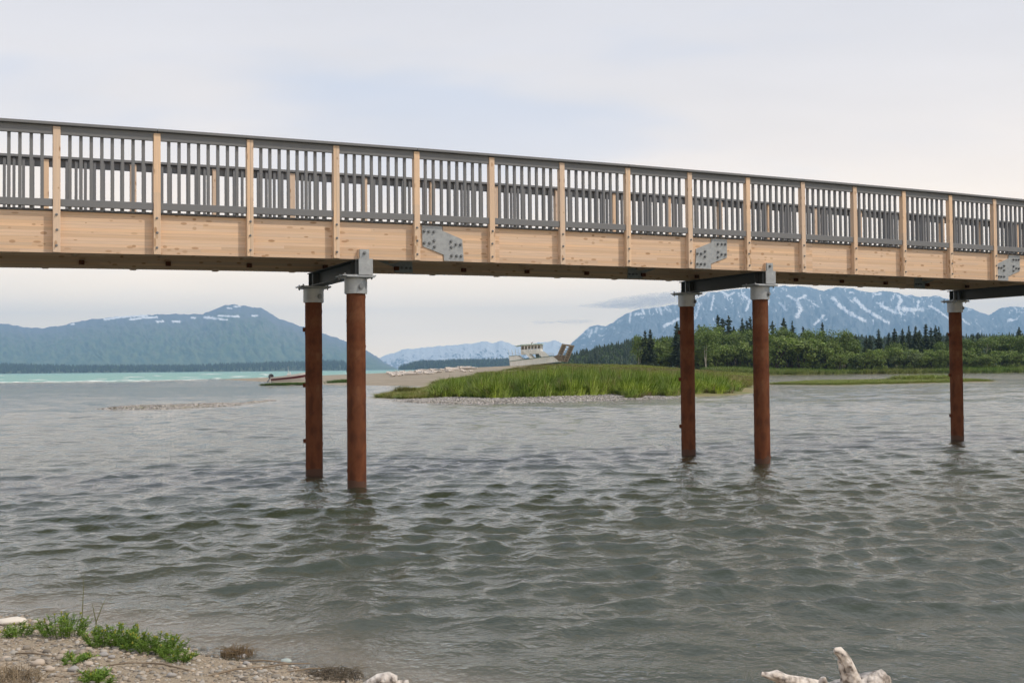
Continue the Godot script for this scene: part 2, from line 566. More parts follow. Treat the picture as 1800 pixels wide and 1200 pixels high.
func grid_finish(mb: MB, rows: int, cols: int) -> void:
	# normals and triangles of a grid whose rows run away from the camera and whose columns run to the right
	var P := mb.v
	var N := PackedVector3Array()
	N.resize(rows * cols)
	var I := PackedInt32Array()
	I.resize((rows - 1) * (cols - 1) * 6)
	var w := 0
	for i in rows:
		for j in cols:
			var a := P[i * cols + mini(j + 1, cols - 1)] - P[i * cols + maxi(j - 1, 0)]
			var b := P[mini(i + 1, rows - 1) * cols + j] - P[maxi(i - 1, 0) * cols + j]
			N[i * cols + j] = a.cross(b).normalized()
			if i < rows - 1 and j < cols - 1:
				var k := i * cols + j
				I[w] = k; I[w + 1] = k + cols; I[w + 2] = k + 1
				I[w + 3] = k + 1; I[w + 4] = k + cols; I[w + 5] = k + cols + 1
				w += 6
	mb.n = N
	mb.idx = I
	mb.uv.resize(rows * cols)
	if mb.c.size() != rows * cols:
		mb.c.resize(rows * cols)
		mb.c.fill(Color.WHITE)

func river_end(az: float) -> float:
	# how far the grey river water reaches before the turquoise lake
	var x := tan(az) * 205.0
	var z := 187.0 + 3.0 * sin(x * 0.05) + 1.5 * sin(x * 0.17)
	if x > -75.0: z = lerpf(z, 236.0, smoothstep(-75.0, -58.0, x))
	return z / cos(az)

func water() -> void:
	var r := RandomNumberGenerator.new()
	r.seed = 12
	var kx := PackedFloat32Array()
	var kz := PackedFloat32Array()
	var ph := PackedFloat32Array()
	var am := PackedFloat32Array()
	var wl := PackedFloat32Array()
	for i in 42:
		var lam := 0.13 * pow(2.0 / 0.13, float(i) / 41.0) * r.randf_range(0.93, 1.07)
		var a := deg_to_rad(97.0 + r.randfn(0.0, 36.0))
		kx.append(cos(a) * TAU / lam); kz.append(sin(a) * TAU / lam)
		ph.append(r.randf() * TAU)
		am.append(0.047 * exp(-pow(log(lam / 0.40) / 1.1, 2.0)) * lam / TAU * r.randf_range(0.7, 1.3))
		wl.append(lam)
	var gust := fbm(77, 0.03, 3)
	var rows := 1600
	var cols := 430
	var a0 := deg_to_rad(-48.0)
	var a1 := deg_to_rad(48.0)
	var P := PackedVector3Array()
	P.resize(rows * cols)
	var rmin := 3.2
	for j in cols:
		var az := lerpf(a0, a1, float(j) / (cols - 1))
		var rmax := river_end(az)
		var ratio := log(rmax / rmin) / (rows - 1)
		var sa := sin(az)
		var ca := cos(az)
		for i in rows:
			var rr := rmin * exp(ratio * i)
			var x := rr * sa
			var z := rr * ca
			var dx := 0.0
			var dz := 0.0
			var h := 0.0
			var g := 1.0 + gust.get_noise_2d(x * 0.7, z * 2.2) * 0.95
			var fade := 1.0
			var near := z - shore_z(x)
			if near < 3.0: fade = clampf(0.3 + 0.24 * near, 0.12, 1.0)
			if i < rows - 1:
				for w in 42:
					var res := TAU / (absf(kx[w] * ca - kz[w] * sa) * rr * 0.0039 + absf(kx[w] * sa + kz[w] * ca) * rr * ratio)
					if res < 2.5: continue
					var am_w := am[w] * minf(1.0, (res - 2.5) * 0.5)
					var p := kx[w] * x + kz[w] * z + ph[w]
					var s := sin(p)
					h += am_w * s
					var q := am_w * wl[w] * 0.135 * cos(p)
					dx += kx[w] * q
					dz += kz[w] * q
			P[i * cols + j] = Vector3(x + dx * fade * g, h * fade * g, -(z + dz * fade * g))
	var mb := MB.new()
	mb.v = P
	grid_finish(mb, rows, cols)
	setting("river_water", mb.mesh(M.river))
	# the silt that hangs in the water: the deeper the bed, the less of it shows
	var silt := FogVolume.new()
	silt.name = "river_silt"
	silt.shape = RenderingServer.FOG_VOLUME_SHAPE_BOX
	silt.size = Vector3(190, 1.68, 120)
	silt.position = Vector3(5, -0.92, -64)
	var sm := FogMaterial.new()
	sm.albedo = lin(0.175, 0.215, 0.12)
	sm.density = 2.3
	silt.material = sm
	add_child(silt)
	silt.set_meta("kind", "structure")
	# the lake
	var lrows := 260
	var lcols := 160
	var L := PackedVector3Array()
	L.resize(lrows * lcols)
	for j in lcols:
		var az := lerpf(a0, a1, float(j) / (lcols - 1))
		var rmax := river_end(az)
		for i in lrows:
			var rr := rmax * pow(11000.0 / rmax, float(i) / (lrows - 1))
			var y := 0.05 * sin(rr * 0.9 + 3.0 * sin(az * 40.0)) * clampf(1.0 - rr / 600.0, 0.0, 1.0) if i > 0 else 0.0
			L[i * lcols + j] = Vector3(rr * sin(az), y, -rr * cos(az))
	var lm := MB.new()
	lm.v = L
	grid_finish(lm, lrows, lcols)
	setting("lake_water", lm.mesh(M.lake))
	# whitecaps: low ridges of foam on the lake and where it meets the river
	var foam := MB.new()
	for k in 90:
		var z := 192.0 * pow(4.0, r.randf() * r.randf())
		var px := r.randf_range(-60.0, 690.0)
		if k < 42:
			px = r.randf_range(-40.0, 330.0)
			z = 0.0
		var x := x_at(px, maxf(z, 190.0))
		if z == 0.0:
			z = river_end(atan2(x, 190.0)) * cos(atan2(x, 190.0)) + r.randf_range(-1.0, 5.0)
		if inside_by(LAND, Vector2(x, z)) > -4.0: continue
		var len := r.randf_range(0.5, 2.6) * z / 220.0
		var path := []
		var rad := []
		for s in 7:
			var t := s / 6.0
			path.append(Vector3(x + (t - 0.5) * len * 2.0, 0.05 + r.randf() * 0.04, -z + sin(t * 5.0 + k) * 0.4))
			rad.append(0.012 + 0.14 * sin(t * PI) * r.randf_range(0.5, 1.0) * z / 260.0)
		foam.col = Color(0.72, 0.76, 0.75)
		foam.tube(path, rad, 6)
	var o := part("whitecap_foam", foam.mesh(M.v), self)
	o.set_meta("kind", "stuff")
	tag(o, "white foam of small breaking waves on the turquoise lake", "foam")

# ------------------------------------------------------------------ far relief
func ridge_y(profile: Array, px: float) -> float:
	if px <= profile[0][0]: return profile[0][1]
	for i in profile.size() - 1:
		if px <= profile[i + 1][0]:
			var t: float = (px - profile[i][0]) / (profile[i + 1][0] - profile[i][0])
			return lerpf(profile[i][1], profile[i + 1][1], t)
	return profile[-1][1]

func seg_dist(p: Vector2, a: Vector2, b: Vector2) -> float:
	return p.distance_to(Geometry2D.get_closest_point_to_segment(p, a, b))

func mountain(called: String, label: String, profile: Array, foot: float, crest: float, cols: int, rows: int, seed_: int, relief: float, paint: Callable, chutes: Array) -> void:
	# the slope from the foot (distance foot, at the water) up to a crest line at distance crest, then down behind
	var p0: float = profile[0][0]
	var p1: float = profile[-1][0]
	var nz := fbm(seed_, 1.0, 5, true)
	var ns := fbm(seed_ + 5, 1.0, 5)
	var ln := fbm(seed_ + 9, 1.0, 3, true)
	var mb := MB.new()
	var P := PackedVector3Array()
	var C := PackedColorArray()
	var back := 8
	var tot := rows + back
	P.resize(tot * cols); C.resize(tot * cols)
	for j in cols:
		var px := lerpf(p0, p1, float(j) / (cols - 1))
		var fine := ns.get_noise_2d(px * 0.06, 1.0) * 2.2
		var top := at_depth(px, ridge_y(profile, px) + fine, crest)
		var H := maxf(top.y, 5.0)
		var dirx := top.x / crest
		var near_ch := []
		for ch in chutes:
			if ch.size() == 2:
				var box := Rect2(ch[1][0], Vector2.ZERO)
				for q in ch[1]: box = box.expand(q)
				ch.append(box.grow(6.0))
			if px > ch[2].position.x and px < ch[2].end.x: near_ch.append(ch)
		for i in tot:
			var t := float(i) / (rows - 1)
			var depth: float
			var h: float
			var line := 0.0
			if i < rows:
				depth = lerpf(foot, crest, t)
				var gul := nz.get_noise_2d(px * 0.018 + t * 0.35, t * 2.6 + px * 0.006)
				var wpx := px + 26.0 * ns.get_noise_2d(px * 0.02, t * 2.2) + 16.0 * t
				line = ln.get_noise_2d(wpx * 0.040, t * 1.5 + px * 0.003)
				h = H * pow(t, 1.12) - 0.045 * H * maxf(line, 0.0) * sin(PI * t) + relief * H * gul * sin(PI * pow(t, 0.8)) * (0.4 + 0.6 * t)
				h = minf(h, H * (0.10 + 0.90 * t) + H * 0.12 * (1.0 - t))
				if i == 0: h = -8.0
			else:
				var u := float(i - rows + 1) / back
				depth = crest + 500.0 * u
				h = H * (1.0 - u) - 8.0 * u
			P[i * cols + j] = Vector3(dirx * depth, h, -depth)
			var sx := px
			# where on the slope, in photograph pixels above the water line
			var sy := 600.0 - (h - EYE_H) / depth * FOC + 48.0 - (px - 900.0) * 0.0095
			var c: Color = paint.call(t if i < rows else 1.0, ns.get_noise_2d(px * 0.05, t * 9.0), ns.get_noise_2d(px * 0.27 + 50.0 + t * 6.0, t * 7.0), nz.get_noise_2d(px * 0.018 + t * 0.35, t * 2.6 + px * 0.006), line)
			for ch in near_ch:
				var pt := Vector2(sx, sy)
				if sy < ch[2].position.y or sy > ch[2].end.y: continue
				for s in ch[1].size() - 1:
					var w: float = 1.75 * lerpf(ch[0], ch[0] * 0.6, float(s) / ch[1].size()) * (0.75 + 0.9 * ns.get_noise_2d(px * 0.25, sy * 0.25))
					if seg_dist(pt, ch[1][s], ch[1][s + 1]) < w: c = Color(0.88, 0.89, 0.90)
			C[i * cols + j] = c
	mb.v = P; mb.c = C
	grid_finish(mb, tot, cols)
	var o := setting(called, mb.mesh(M.v))
	o.set_meta("label", label)

func cap_cloud() -> void:
	# a lens of cloud that lies against the left shoulder of the snowy mountain
	var c := thing("cloud", "flat grey-white cap cloud lying against the shoulder of the snowy mountain", "cloud", at_depth(1130, 535, 8700.0))
	var fm := FogMaterial.new()
	fm.albedo = Color(0.96, 0.97, 1.0)
	fm.density = 0.0013
	for q in [[1050, 537, 70, 9], [1085, 534, 95, 13], [1125, 529, 120, 19], [1165, 525, 120, 24], [1205, 521, 100, 24], [1232, 515, 60, 16], [1110, 538, 120, 10], [1010, 565, 70, 8], [955, 566, 50, 6]]:
		var f := FogVolume.new()
		f.name = "cloud_puff"
		f.shape = RenderingServer.FOG_VOLUME_SHAPE_ELLIPSOID
		f.size = Vector3(q[2], q[3], q[2] * 0.7) * 8700.0 / FOC
		f.material = fm
		c.add_child(f, true)
		f.position = at_depth(q[0], q[1], 8700.0) - c.position

func V(a: Array) -> Array:
	var out := []
	for i in range(0, a.size(), 2): out.append(Vector2(a[i], a[i + 1]))
	return out

func mountains() -> void:
	var green := func(t: float, a: float, b: float, g: float, h: float) -> Color:
		var c := Color(0.040, 0.080, 0.036).lerp(Color(0.11, 0.145, 0.06), clampf(0.5 + a * 1.4, 0, 1))
		c = c.lerp(Color(0.14, 0.13, 0.10), clampf((t - 0.45) * 2.0 + b * 1.4, 0.0, 0.8))
		return c.lerp(Color(0.13, 0.13, 0.15), clampf((t - 0.72 + a * 0.2) * 4.0, 0.0, 1.0))
	mountain("mountain_green", "long green mountain with a flat summit and thin snow bands beyond the lake",
		[[-260, 585], [-100, 566], [0, 568], [40, 574], [75, 577], [110, 571], [160, 561], [190, 558], [230, 554], [300, 552], [355, 552], [375, 545], [392, 537], [405, 535], [430, 537], [460, 542], [478, 553], [490, 560], [520, 570], [560, 583], [600, 597], [640, 613], [660, 625], [680, 640], [696, 647], [712, 652]],
		5200.0, 7600.0, 520, 150, 101, 0.07, green,
		[[1.5, V([182, 562, 215, 557, 258, 554.5])], [1.4, V([228, 562, 250, 559, 275, 558])], [1.2, V([275, 566, 287, 565])], [1.2, V([303, 565.5, 316, 565.5])], [1.3, V([358, 558, 380, 560, 398, 563])], [1.1, V([383, 555, 420, 557])], [1.0, V([442, 555.5, 452, 555.5])], [0.9, V([400, 542, 407, 543])], [1.0, V([335, 559, 342, 559])], [0.9, V([412, 539, 421, 539])], [0.9, V([125, 570, 130, 570])]])
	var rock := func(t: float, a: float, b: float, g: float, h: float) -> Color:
		var c := Color(0.10, 0.12, 0.14).lerp(Color(0.145, 0.155, 0.17), clampf(0.5 + a, 0, 1))  # grey rock with some blue of the distance haze put into its colour
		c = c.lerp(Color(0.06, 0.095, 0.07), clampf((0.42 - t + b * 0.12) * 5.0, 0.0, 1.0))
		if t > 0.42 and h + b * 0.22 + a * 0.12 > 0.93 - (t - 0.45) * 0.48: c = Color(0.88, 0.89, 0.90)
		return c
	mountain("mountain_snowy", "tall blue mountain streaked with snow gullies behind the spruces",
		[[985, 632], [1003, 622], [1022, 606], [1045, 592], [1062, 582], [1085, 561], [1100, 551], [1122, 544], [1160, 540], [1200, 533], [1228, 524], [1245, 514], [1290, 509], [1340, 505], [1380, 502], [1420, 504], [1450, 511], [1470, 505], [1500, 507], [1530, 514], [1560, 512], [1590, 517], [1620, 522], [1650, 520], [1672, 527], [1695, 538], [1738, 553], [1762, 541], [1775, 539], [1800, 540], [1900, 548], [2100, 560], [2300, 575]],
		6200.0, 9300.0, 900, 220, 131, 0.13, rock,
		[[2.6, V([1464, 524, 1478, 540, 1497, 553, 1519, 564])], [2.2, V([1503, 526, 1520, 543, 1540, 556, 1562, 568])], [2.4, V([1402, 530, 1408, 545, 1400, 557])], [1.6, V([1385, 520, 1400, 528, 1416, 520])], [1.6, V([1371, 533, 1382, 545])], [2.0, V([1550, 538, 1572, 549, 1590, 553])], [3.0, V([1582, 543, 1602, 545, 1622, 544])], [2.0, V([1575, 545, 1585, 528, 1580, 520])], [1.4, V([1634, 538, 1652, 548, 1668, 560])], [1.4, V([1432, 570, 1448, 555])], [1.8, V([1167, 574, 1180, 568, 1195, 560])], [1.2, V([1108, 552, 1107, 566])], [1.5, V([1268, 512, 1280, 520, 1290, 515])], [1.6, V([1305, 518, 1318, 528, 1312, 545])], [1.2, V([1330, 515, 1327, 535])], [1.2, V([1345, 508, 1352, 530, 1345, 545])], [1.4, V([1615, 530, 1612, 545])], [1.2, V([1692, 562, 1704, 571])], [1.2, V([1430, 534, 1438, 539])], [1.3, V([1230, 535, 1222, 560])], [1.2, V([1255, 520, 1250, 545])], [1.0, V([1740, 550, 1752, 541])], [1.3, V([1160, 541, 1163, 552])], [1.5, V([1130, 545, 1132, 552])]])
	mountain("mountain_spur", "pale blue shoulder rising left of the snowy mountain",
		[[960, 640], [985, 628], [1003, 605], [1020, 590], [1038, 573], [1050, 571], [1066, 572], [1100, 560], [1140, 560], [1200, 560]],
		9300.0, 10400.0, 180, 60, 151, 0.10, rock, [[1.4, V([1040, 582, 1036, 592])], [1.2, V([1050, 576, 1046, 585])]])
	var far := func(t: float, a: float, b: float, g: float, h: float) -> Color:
		var c := Color(0.12, 0.135, 0.155)  # bare rock, tinted bluish to carry part of the aerial haze
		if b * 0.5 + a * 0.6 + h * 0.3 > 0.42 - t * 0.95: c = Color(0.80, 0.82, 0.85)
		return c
	mountain("mountain_far", "distant pale snowfield range between the two near mountains",
		[[640, 640], [668, 628], [690, 620], [715, 613], [745, 611], [775, 608], [800, 606], [830, 603], [850, 600], [868, 602], [884, 599], [897, 604], [915, 609], [932, 606], [948, 601], [962, 602], [973, 597], [985, 602], [1000, 605], [1020, 610], [1060, 610]],
		9900.0, 11300.0, 300, 90, 171, 0.12, far, [])

func hill(called: String, label: String, profile: Array, depth: float, width: float, cols: int) -> Array:
	# a wooded rise; gives back points of its face to plant trees on
	var p0: float = profile[0][0]
	var p1: float = profile[-1][0]
	var rows := 14
	var P := PackedVector3Array()
	var C := PackedColorArray()
	P.resize(rows * cols); C.resize(rows * cols)
	for j in cols:
		var px := lerpf(p0, p1, float(j) / (cols - 1))
		var top := at_depth(px, ridge_y(profile, px), depth)
		var dirx := top.x / depth
		for i in rows:
			var t := float(i) / (rows - 1)
			var d := depth + (t - 0.5) * width
			var h := -3.0 + (maxf(top.y, 0.4) + 3.0) * pow(sin(PI * t), 0.75) + gn.get_noise_2d(px * 2.0, t * 60.0) * top.y * 0.08
			P[i * cols + j] = Vector3(dirx * d, h, -d)
			C[i * cols + j] = Color(0.035, 0.055, 0.025).lerp(Color(0.07, 0.09, 0.035), clampf(0.5 + gn.get_noise_2d(px * 3.0, t * 100.0), 0, 1))
	var mb := MB.new()
	mb.v = P; mb.c = C
	grid_finish(mb, rows, cols)
	var o := setting(called, mb.mesh(M.v))
	o.set_meta("label", label)
	return [P, rows, cols]

func small_tree(seed_: int, round_top: bool) -> ArrayMesh:
	# one far tree of height 1
	var r := RandomNumberGenerator.new()
	r.seed = seed_
	var mb := MB.new()
	if round_top:
		for k in 46:
			var d := Vector3(r.randfn(), r.randfn() * 0.9, r.randfn()).normalized() * r.randf_range(0.6, 1.0)
			var p := Vector3(d.x * 0.33, 0.55 + d.y * 0.43, d.z * 0.33)
			leaf(mb, p, 0.11, r, Color(1, 1, 1) * r.randf_range(0.75, 1.25))
	else:
		for lv in 9:
			var t := lv / 9.0
			var y := 0.1 + t * 0.85
			var rad := 0.19 * pow(1.0 - t, 0.85) + 0.02
			for k in 6:
				var a := TAU * (k + r.randf()) / 6.0
				var rr := rad * r.randf_range(0.7, 1.25)
				var o := Vector3(cos(a), 0, sin(a))
				var s := Vector3(-sin(a), 0, cos(a))
				mb.col = Color(1, 1, 1) * r.randf_range(0.75, 1.25)
				mb.tri(Vector3(0, y + 0.11, 0), o * rr + Vector3(0, y - 0.05, 0) + s * rr * 0.55, o * rr + Vector3(0, y - 0.05, 0) - s * rr * 0.55, (o + Vector3.UP * 0.5).normalized())
	return mb.mesh(M.leaf)

func leaf(mb: MB, p: Vector3, s: float, r: RandomNumberGenerator, c: Color) -> void:
	var nn := Vector3(r.randfn(), r.randfn() + 0.6, r.randfn()).normalized()
	var a := nn.cross(Vector3(r.randfn(), r.randfn(), r.randfn())).normalized() * s * r.randf_range(0.6, 1.2)
	var b := nn.cross(a).normalized() * s * r.randf_range(0.4, 0.8)
	mb.col = c
	mb.tri(p - a, p + b, p + a, nn)
	mb.tri(p - a, p + a, p - b * 0.8, nn)

func hills() -> void:
	var conif := [small_tree(1, false), small_tree(2, false)]
	var broad := small_tree(3, true)
	var specs := [
		["hill_wooded", "low spruce-covered hill rising behind the landing craft", [[980, 642], [1010, 634], [1050, 625], [1090, 615], [1130, 608], [1180, 607], [1250, 608], [1340, 607], [1420, 607], [1500, 606], [1600, 605], [1720, 603], [1800, 602], [1900, 600], [2100, 598]], 640.0, 260.0, 120, 5200, 3.8, 7.0],
		["headland_dark", "dark forested headland across the turquoise lake", [[-200, 640], [0, 645], [120, 648], [250, 648], [330, 648], [400, 645], [450, 644], [490, 642], [540, 641], [580, 639.5], [600, 640], [612, 646], [625, 651]], 3600.0, 700.0, 140, 3600, 12.0, 20.0],
		["headland_long", "long dark forested point below the distant snowy range", [[704, 652], [715, 648], [730, 643], [748, 640.5], [760, 641], [800, 639], [850, 638], [900, 637], [960, 636], [1030, 634], [1100, 630]], 3000.0, 600.0, 110, 3600, 10.0, 17.0],
	]
	for s in specs:
		var got := hill(s[0], s[1], s[2], s[3], s[4], s[5])
		var P: PackedVector3Array = got[0]
		var rows: int = got[1]
		var cols: int = got[2]
		var xs := [[], [], []]
		var cs := [[], [], []]
		for k in s[6]:
			var i := rng.randi_range(0, rows / 2 + 1)
			var j := rng.randi_range(0, cols - 2)
			var p := P[i * cols + j].lerp(P[(i + 1) * cols + j + 1], rng.randf())
			p.x += rng.randf_range(-1.0, 1.0) * s[3] * 0.004
			if p.y < 0.3: continue
			var kind := 2 if rng.randf() < 0.30 else rng.randi_range(0, 1)
			var hgt := rng.randf_range(s[7], s[8])
			if kind == 2: hgt *= 0.72
			var b := Basis(Vector3.UP, rng.randf() * TAU).scaled(Vector3(hgt, hgt, hgt))
			xs[kind].append(Transform3D(b, p - Vector3(0, hgt * 0.06, 0)))
			cs[kind].append(Color(0.035, 0.055, 0.028) * rng.randf_range(0.8, 1.4) if kind < 2 else Color(0.075, 0.115, 0.035) * rng.randf_range(0.8, 1.3))
		for kind in 3:
			stuff("far_wood", conif[kind] if kind < 2 else broad, xs[kind], cs[kind], ["thick stand of spruces covering the ", "pointed spruces scattered over the ", "rounded leafy trees mixed over the "][kind] + s[1].replace("low spruce-covered ", "").replace("dark forested ", "").replace("long dark forested ", "long "), "wood")

# ------------------------------------------------------------------ the bridge
func by(s: float) -> float:
	# underside of the main beams above the water, with the slight camber of the deck
	return 3.261 + 0.00724 * s - 0.00063 * (s - 8.5) * (s - 8.5)
func slope(s: float) -> Basis:
	return Basis(Vector3(0, 0, 1), 0.00724 - 0.00126 * (s - 8.5))

func beam_mesh(s0: float, s1: float, z0: float, z1: float, y0: float, y1: float, m: Material, uo: Vector2) -> ArrayMesh:
	var mb := MB.new()
	var k := maxi(2, int((s1 - s0) / 1.2))
	for i in k:
		var a := lerpf(s0, s1, float(i) / k)
		var b := lerpf(s0, s1, float(i + 1) / k)
		var ya := by(a)
		var yb := by(b)
		var q := func(s: float, y: float, yy: float, z: float, v: float) -> Array: return [Vector3(s, yy + y, z), Vector2(s / 9.0, v) + uo]
		for f in 4:
			var pts: Array
			var nn: Vector3
			match f:
				0: pts = [q.call(a, y0, ya, z1, 1.0), q.call(b, y0, yb, z1, 1.0), q.call(b, y1, yb, z1, 0.0), q.call(a, y1, ya, z1, 0.0)]; nn = Vector3(0, 0, 1)
				1: pts = [q.call(b, y0, yb, z0, 1.0), q.call(a, y0, ya, z0, 1.0), q.call(a, y1, ya, z0, 0.0), q.call(b, y1, yb, z0, 0.0)]; nn = Vector3(0, 0, -1)
				2: pts = [q.call(a, y0, ya, z0, 0.1), q.call(b, y0, yb, z0, 0.1), q.call(b, y0, yb, z1, 0.06), q.call(a, y0, ya, z1, 0.06)]; nn = Vector3(0, -1, 0)
				3: pts = [q.call(a, y1, ya, z1, 0.9), q.call(b, y1, yb, z1, 0.9), q.call(b, y1, yb, z0, 0.94), q.call(a, y1, ya, z0, 0.94)]; nn = Vector3(0, 1, 0)
			var v0 := mb.v.size()
			for p in pts: mb.vert(p[0], nn, p[1])
			mb.idx.append_array(PackedInt32Array([v0, v0 + 2, v0 + 1, v0, v0 + 3, v0 + 2]))
	mb.us = 1.0
	for e in 2:
		var s := s0 if e == 0 else s1
		mb.poly([Vector3(s, by(s) + y0, z0), Vector3(s, by(s) + y1, z0), Vector3(s, by(s) + y1, z1), Vector3(s, by(s) + y0, z1)], Vector3((s0 + s1) * 0.5, by(s) + (y0 + y1) * 0.5, (z0 + z1) * 0.5), 1)
	return mb.mesh(m)

func bolt_mesh(rad: float, high: float) -> ArrayMesh:
	var mb := MB.new()
	mb.tube([Vector3(0, 0, -0.002), Vector3(0, 0, high * 0.3)], [rad * 1.5, rad * 1.5], 10)
	mb.tube([Vector3(0, 0, high * 0.3), Vector3(0, 0, high)], [rad, rad * 0.95], 6)
	return mb.mesh(M.bolt)

func boxmesh(size: Vector3, m: Material, ch := 0.0, grain := -1, uo := Vector2.ZERO, us := 1.0, vs := 1.0) -> ArrayMesh:
	var mb := MB.new()
	mb.us = us; mb.vs = vs; mb.uo = uo
	mb.box(Vector3.ZERO, size, ch, grain)
	return mb.mesh(m)

func bridge() -> void:
	var br := thing("footbridge", "long timber footbridge with grey railings standing on rusty steel pipe piles", "bridge", Vector3(-5.6977, 0, -13.6188), TH)
	var W := 2.449           # from the front of the near posts to the back of the far ones
	# main beams, cut at the splices
	var cuts := [-7.0, 5.275, 10.193, 17.48, 27.0]
	for i in 4:
		part("glulam_beam", beam_mesh(cuts[i] + 0.004, cuts[i + 1] - 0.004, -0.259, -0.089, 0.0, 0.526, M.glulam, Vector2(0.31 * i, 0)), br)
		part("glulam_beam", beam_mesh(cuts[i] + 0.004, cuts[i + 1] - 0.004, -W + 0.089, -W + 0.259, 0.0, 0.526, M.glulam, Vector2(0.31 * i + 0.5, 0)), br)
	# posts with their bolts
	var posts := []
	for k in 5: posts.append(boxmesh(Vector3(0.089, 1.598, 0.089), M.timber, 0.004, 1, Vector2(0.23 * k, 0.17 * k), 1.0 / 6.0, 1.0 / 0.36))
	var bolt := bolt_mesh(0.011, 0.02)
	for side in 2:
		for k in (range(-2, 18) if side == 0 else range(-1, 20)):
			var s: float = k * BAY - 0.0445
			var z := -0.0445 if side == 0 else -W + 0.0445
			var jit := rng.randf_range(-0.004, 0.004)
			var p := part("post", posts[rng.randi_range(0, 4)], br, Vector3(s, by(s) - 0.006 + jit + 0.799, z), Basis(Vector3.UP, PI * rng.randi_range(0, 1)))
			for y in [0.082, 0.28, 0.472]:
				var bz := 0.0445 if side == 0 else -0.0445
				var o := part("bolt", bolt, p, Vector3(rng.randf_range(-0.006, 0.006), y - 0.793, 0), Basis(Vector3.UP, 0.0 if side == 0 else PI) * Basis(Vector3(0, 0, 1), rng.randf()))
				o.transform = p.transform.affine_inverse() * Transform3D(Basis(Vector3.UP, 0.0 if side == 0 else PI), Vector3(s + rng.randf_range(-0.006, 0.006), p.position.y - 0.793 + y, z + bz))
	# rails and balusters, bay by bay
	var inner := BAY - 0.089 - 0.004
	var fascia := boxmesh(Vector3(inner, 0.112, 0.038), M.grey, 0.003)
	var toe := boxmesh(Vector3(inner, 0.094, 0.038), M.grey, 0.003)
	var bal := boxmesh(Vector3(0.040, 1.06, 0.040), M.grey, 0.003)
	for side in 2:
		var sg := 1.0 if side == 0 else -1.0
		var z0 := 0.0 if side == 0 else -W
		for k in (range(-2, 17) if side == 0 else range(-1, 19)):
			var s0: float = k * BAY
			var sm: float = s0 + (BAY - 0.089) * 0.5
			var y := by(sm)
			part("top_rail", fascia, br, Vector3(sm, y + 1.548, z0 - sg * 0.034), slope(sm))
			part("toe_rail", toe, br, Vector3(sm, y + 0.626, z0 - sg * 0.034), slope(sm))
			for b in 8:
				var s: float = s0 - 0.0445 + BAY * (0.132 + b * 0.1045) + rng.randf_range(-0.003, 0.003)
				part("baluster", bal, br, Vector3(s, by(s) + 1.062, z0 - sg * 0.0735))
		# cap rail in lengths of two or three bays
		var k0 := -2
		while k0 < 18:
			var s := k0 * BAY - 0.0445
			var l := BAY * 3.0
			var sm := s + l * 0.5
			part("cap_rail", boxmesh(Vector3(l - 0.004, 0.040, 0.150), M.grey, 0.005), br, Vector3(sm, (by(s) + by(s + l)) * 0.5 + 1.612 + 0.014, z0 - sg * 0.043), slope(sm))
			k0 += 3
	# deck boards
	var plank := boxmesh(Vector3(0.136, 0.028, W - 0.14), M.deck, 0.003)
	var s := -6.9
	while s < 26.9:
		part("deck_plank", plank, br, Vector3(s, by(s) + 0.5405, -W * 0.5), slope(s))
		s += 0.1415
	# cross blocking between the beams, with clip angles
	var block := boxmesh(Vector3(0.089, 0.30, W - 0.526), M.timber, 0.0, 2, Vector2.ZERO, 1.0 / 6.0, 1.0 / 0.36)
	var clip := boxmesh(Vector3(0.07, 0.06, 0.06), M.rust)
	for k in range(-2, 18):
		var sb := k * BAY + 0.34
		part("cross_block", block, br, Vector3(sb, by(sb) + 0.31, -W * 0.5))
		part("clip_angle", clip, br, Vector3(sb + 0.09, by(sb) + 0.075, -W + 0.296))
		part("clip_angle", clip, br, Vector3(sb + 0.09, by(sb) + 0.075, -0.296))
	splices(br, W)
	for sp in [-3.36, 3.962, 11.335, 18.61]: pier(br, sp, W)

func splices(br: Node3D, W: float) -> void:
	var a := [[0.0, 0.515], [0.323, 0.515], [0.328, 0.448], [0.647, 0.33], [0.665, 0.0], [0.346, 0.0], [0.342, 0.09], [0.005, 0.206]]
	var ab := [[0.035, 0.437], [0.108, 0.432], [0.189, 0.432], [0.035, 0.26], [0.115, 0.26], [0.189, 0.296], [0.196, 0.208], [0.462, 0.296], [0.543, 0.254], [0.619, 0.254], [0.466, 0.208], [0.469, 0.083], [0.55, 0.081], [0.623, 0.081]]
	var m := MB.new()
	var big := bolt_mesh(0.016, 0.026)
	for k in 3:
		var s0: float = [4.943, 9.86, 17.15][k]
		for side in 2:
			var out := []
			for q in a: out.append(Vector2(q[0] if k == 0 else 0.665 - q[0], q[1] + 0.003))
			var mb := MB.new()
			mb.prism(out, -0.006, 0.006)
			var z := -0.082 if side == 0 else -W + 0.266
			var p := part("splice_plate", mb.mesh(M.galv), br, Vector3(s0, by(s0 + 0.33), z), slope(s0))
			for q in ab:
				part("bolt", big, p, Vector3(q[0] if k == 0 else 0.665 - q[0], q[1], 0.006), Basis(Vector3(0, 0, 1), q[0] * 17.0))

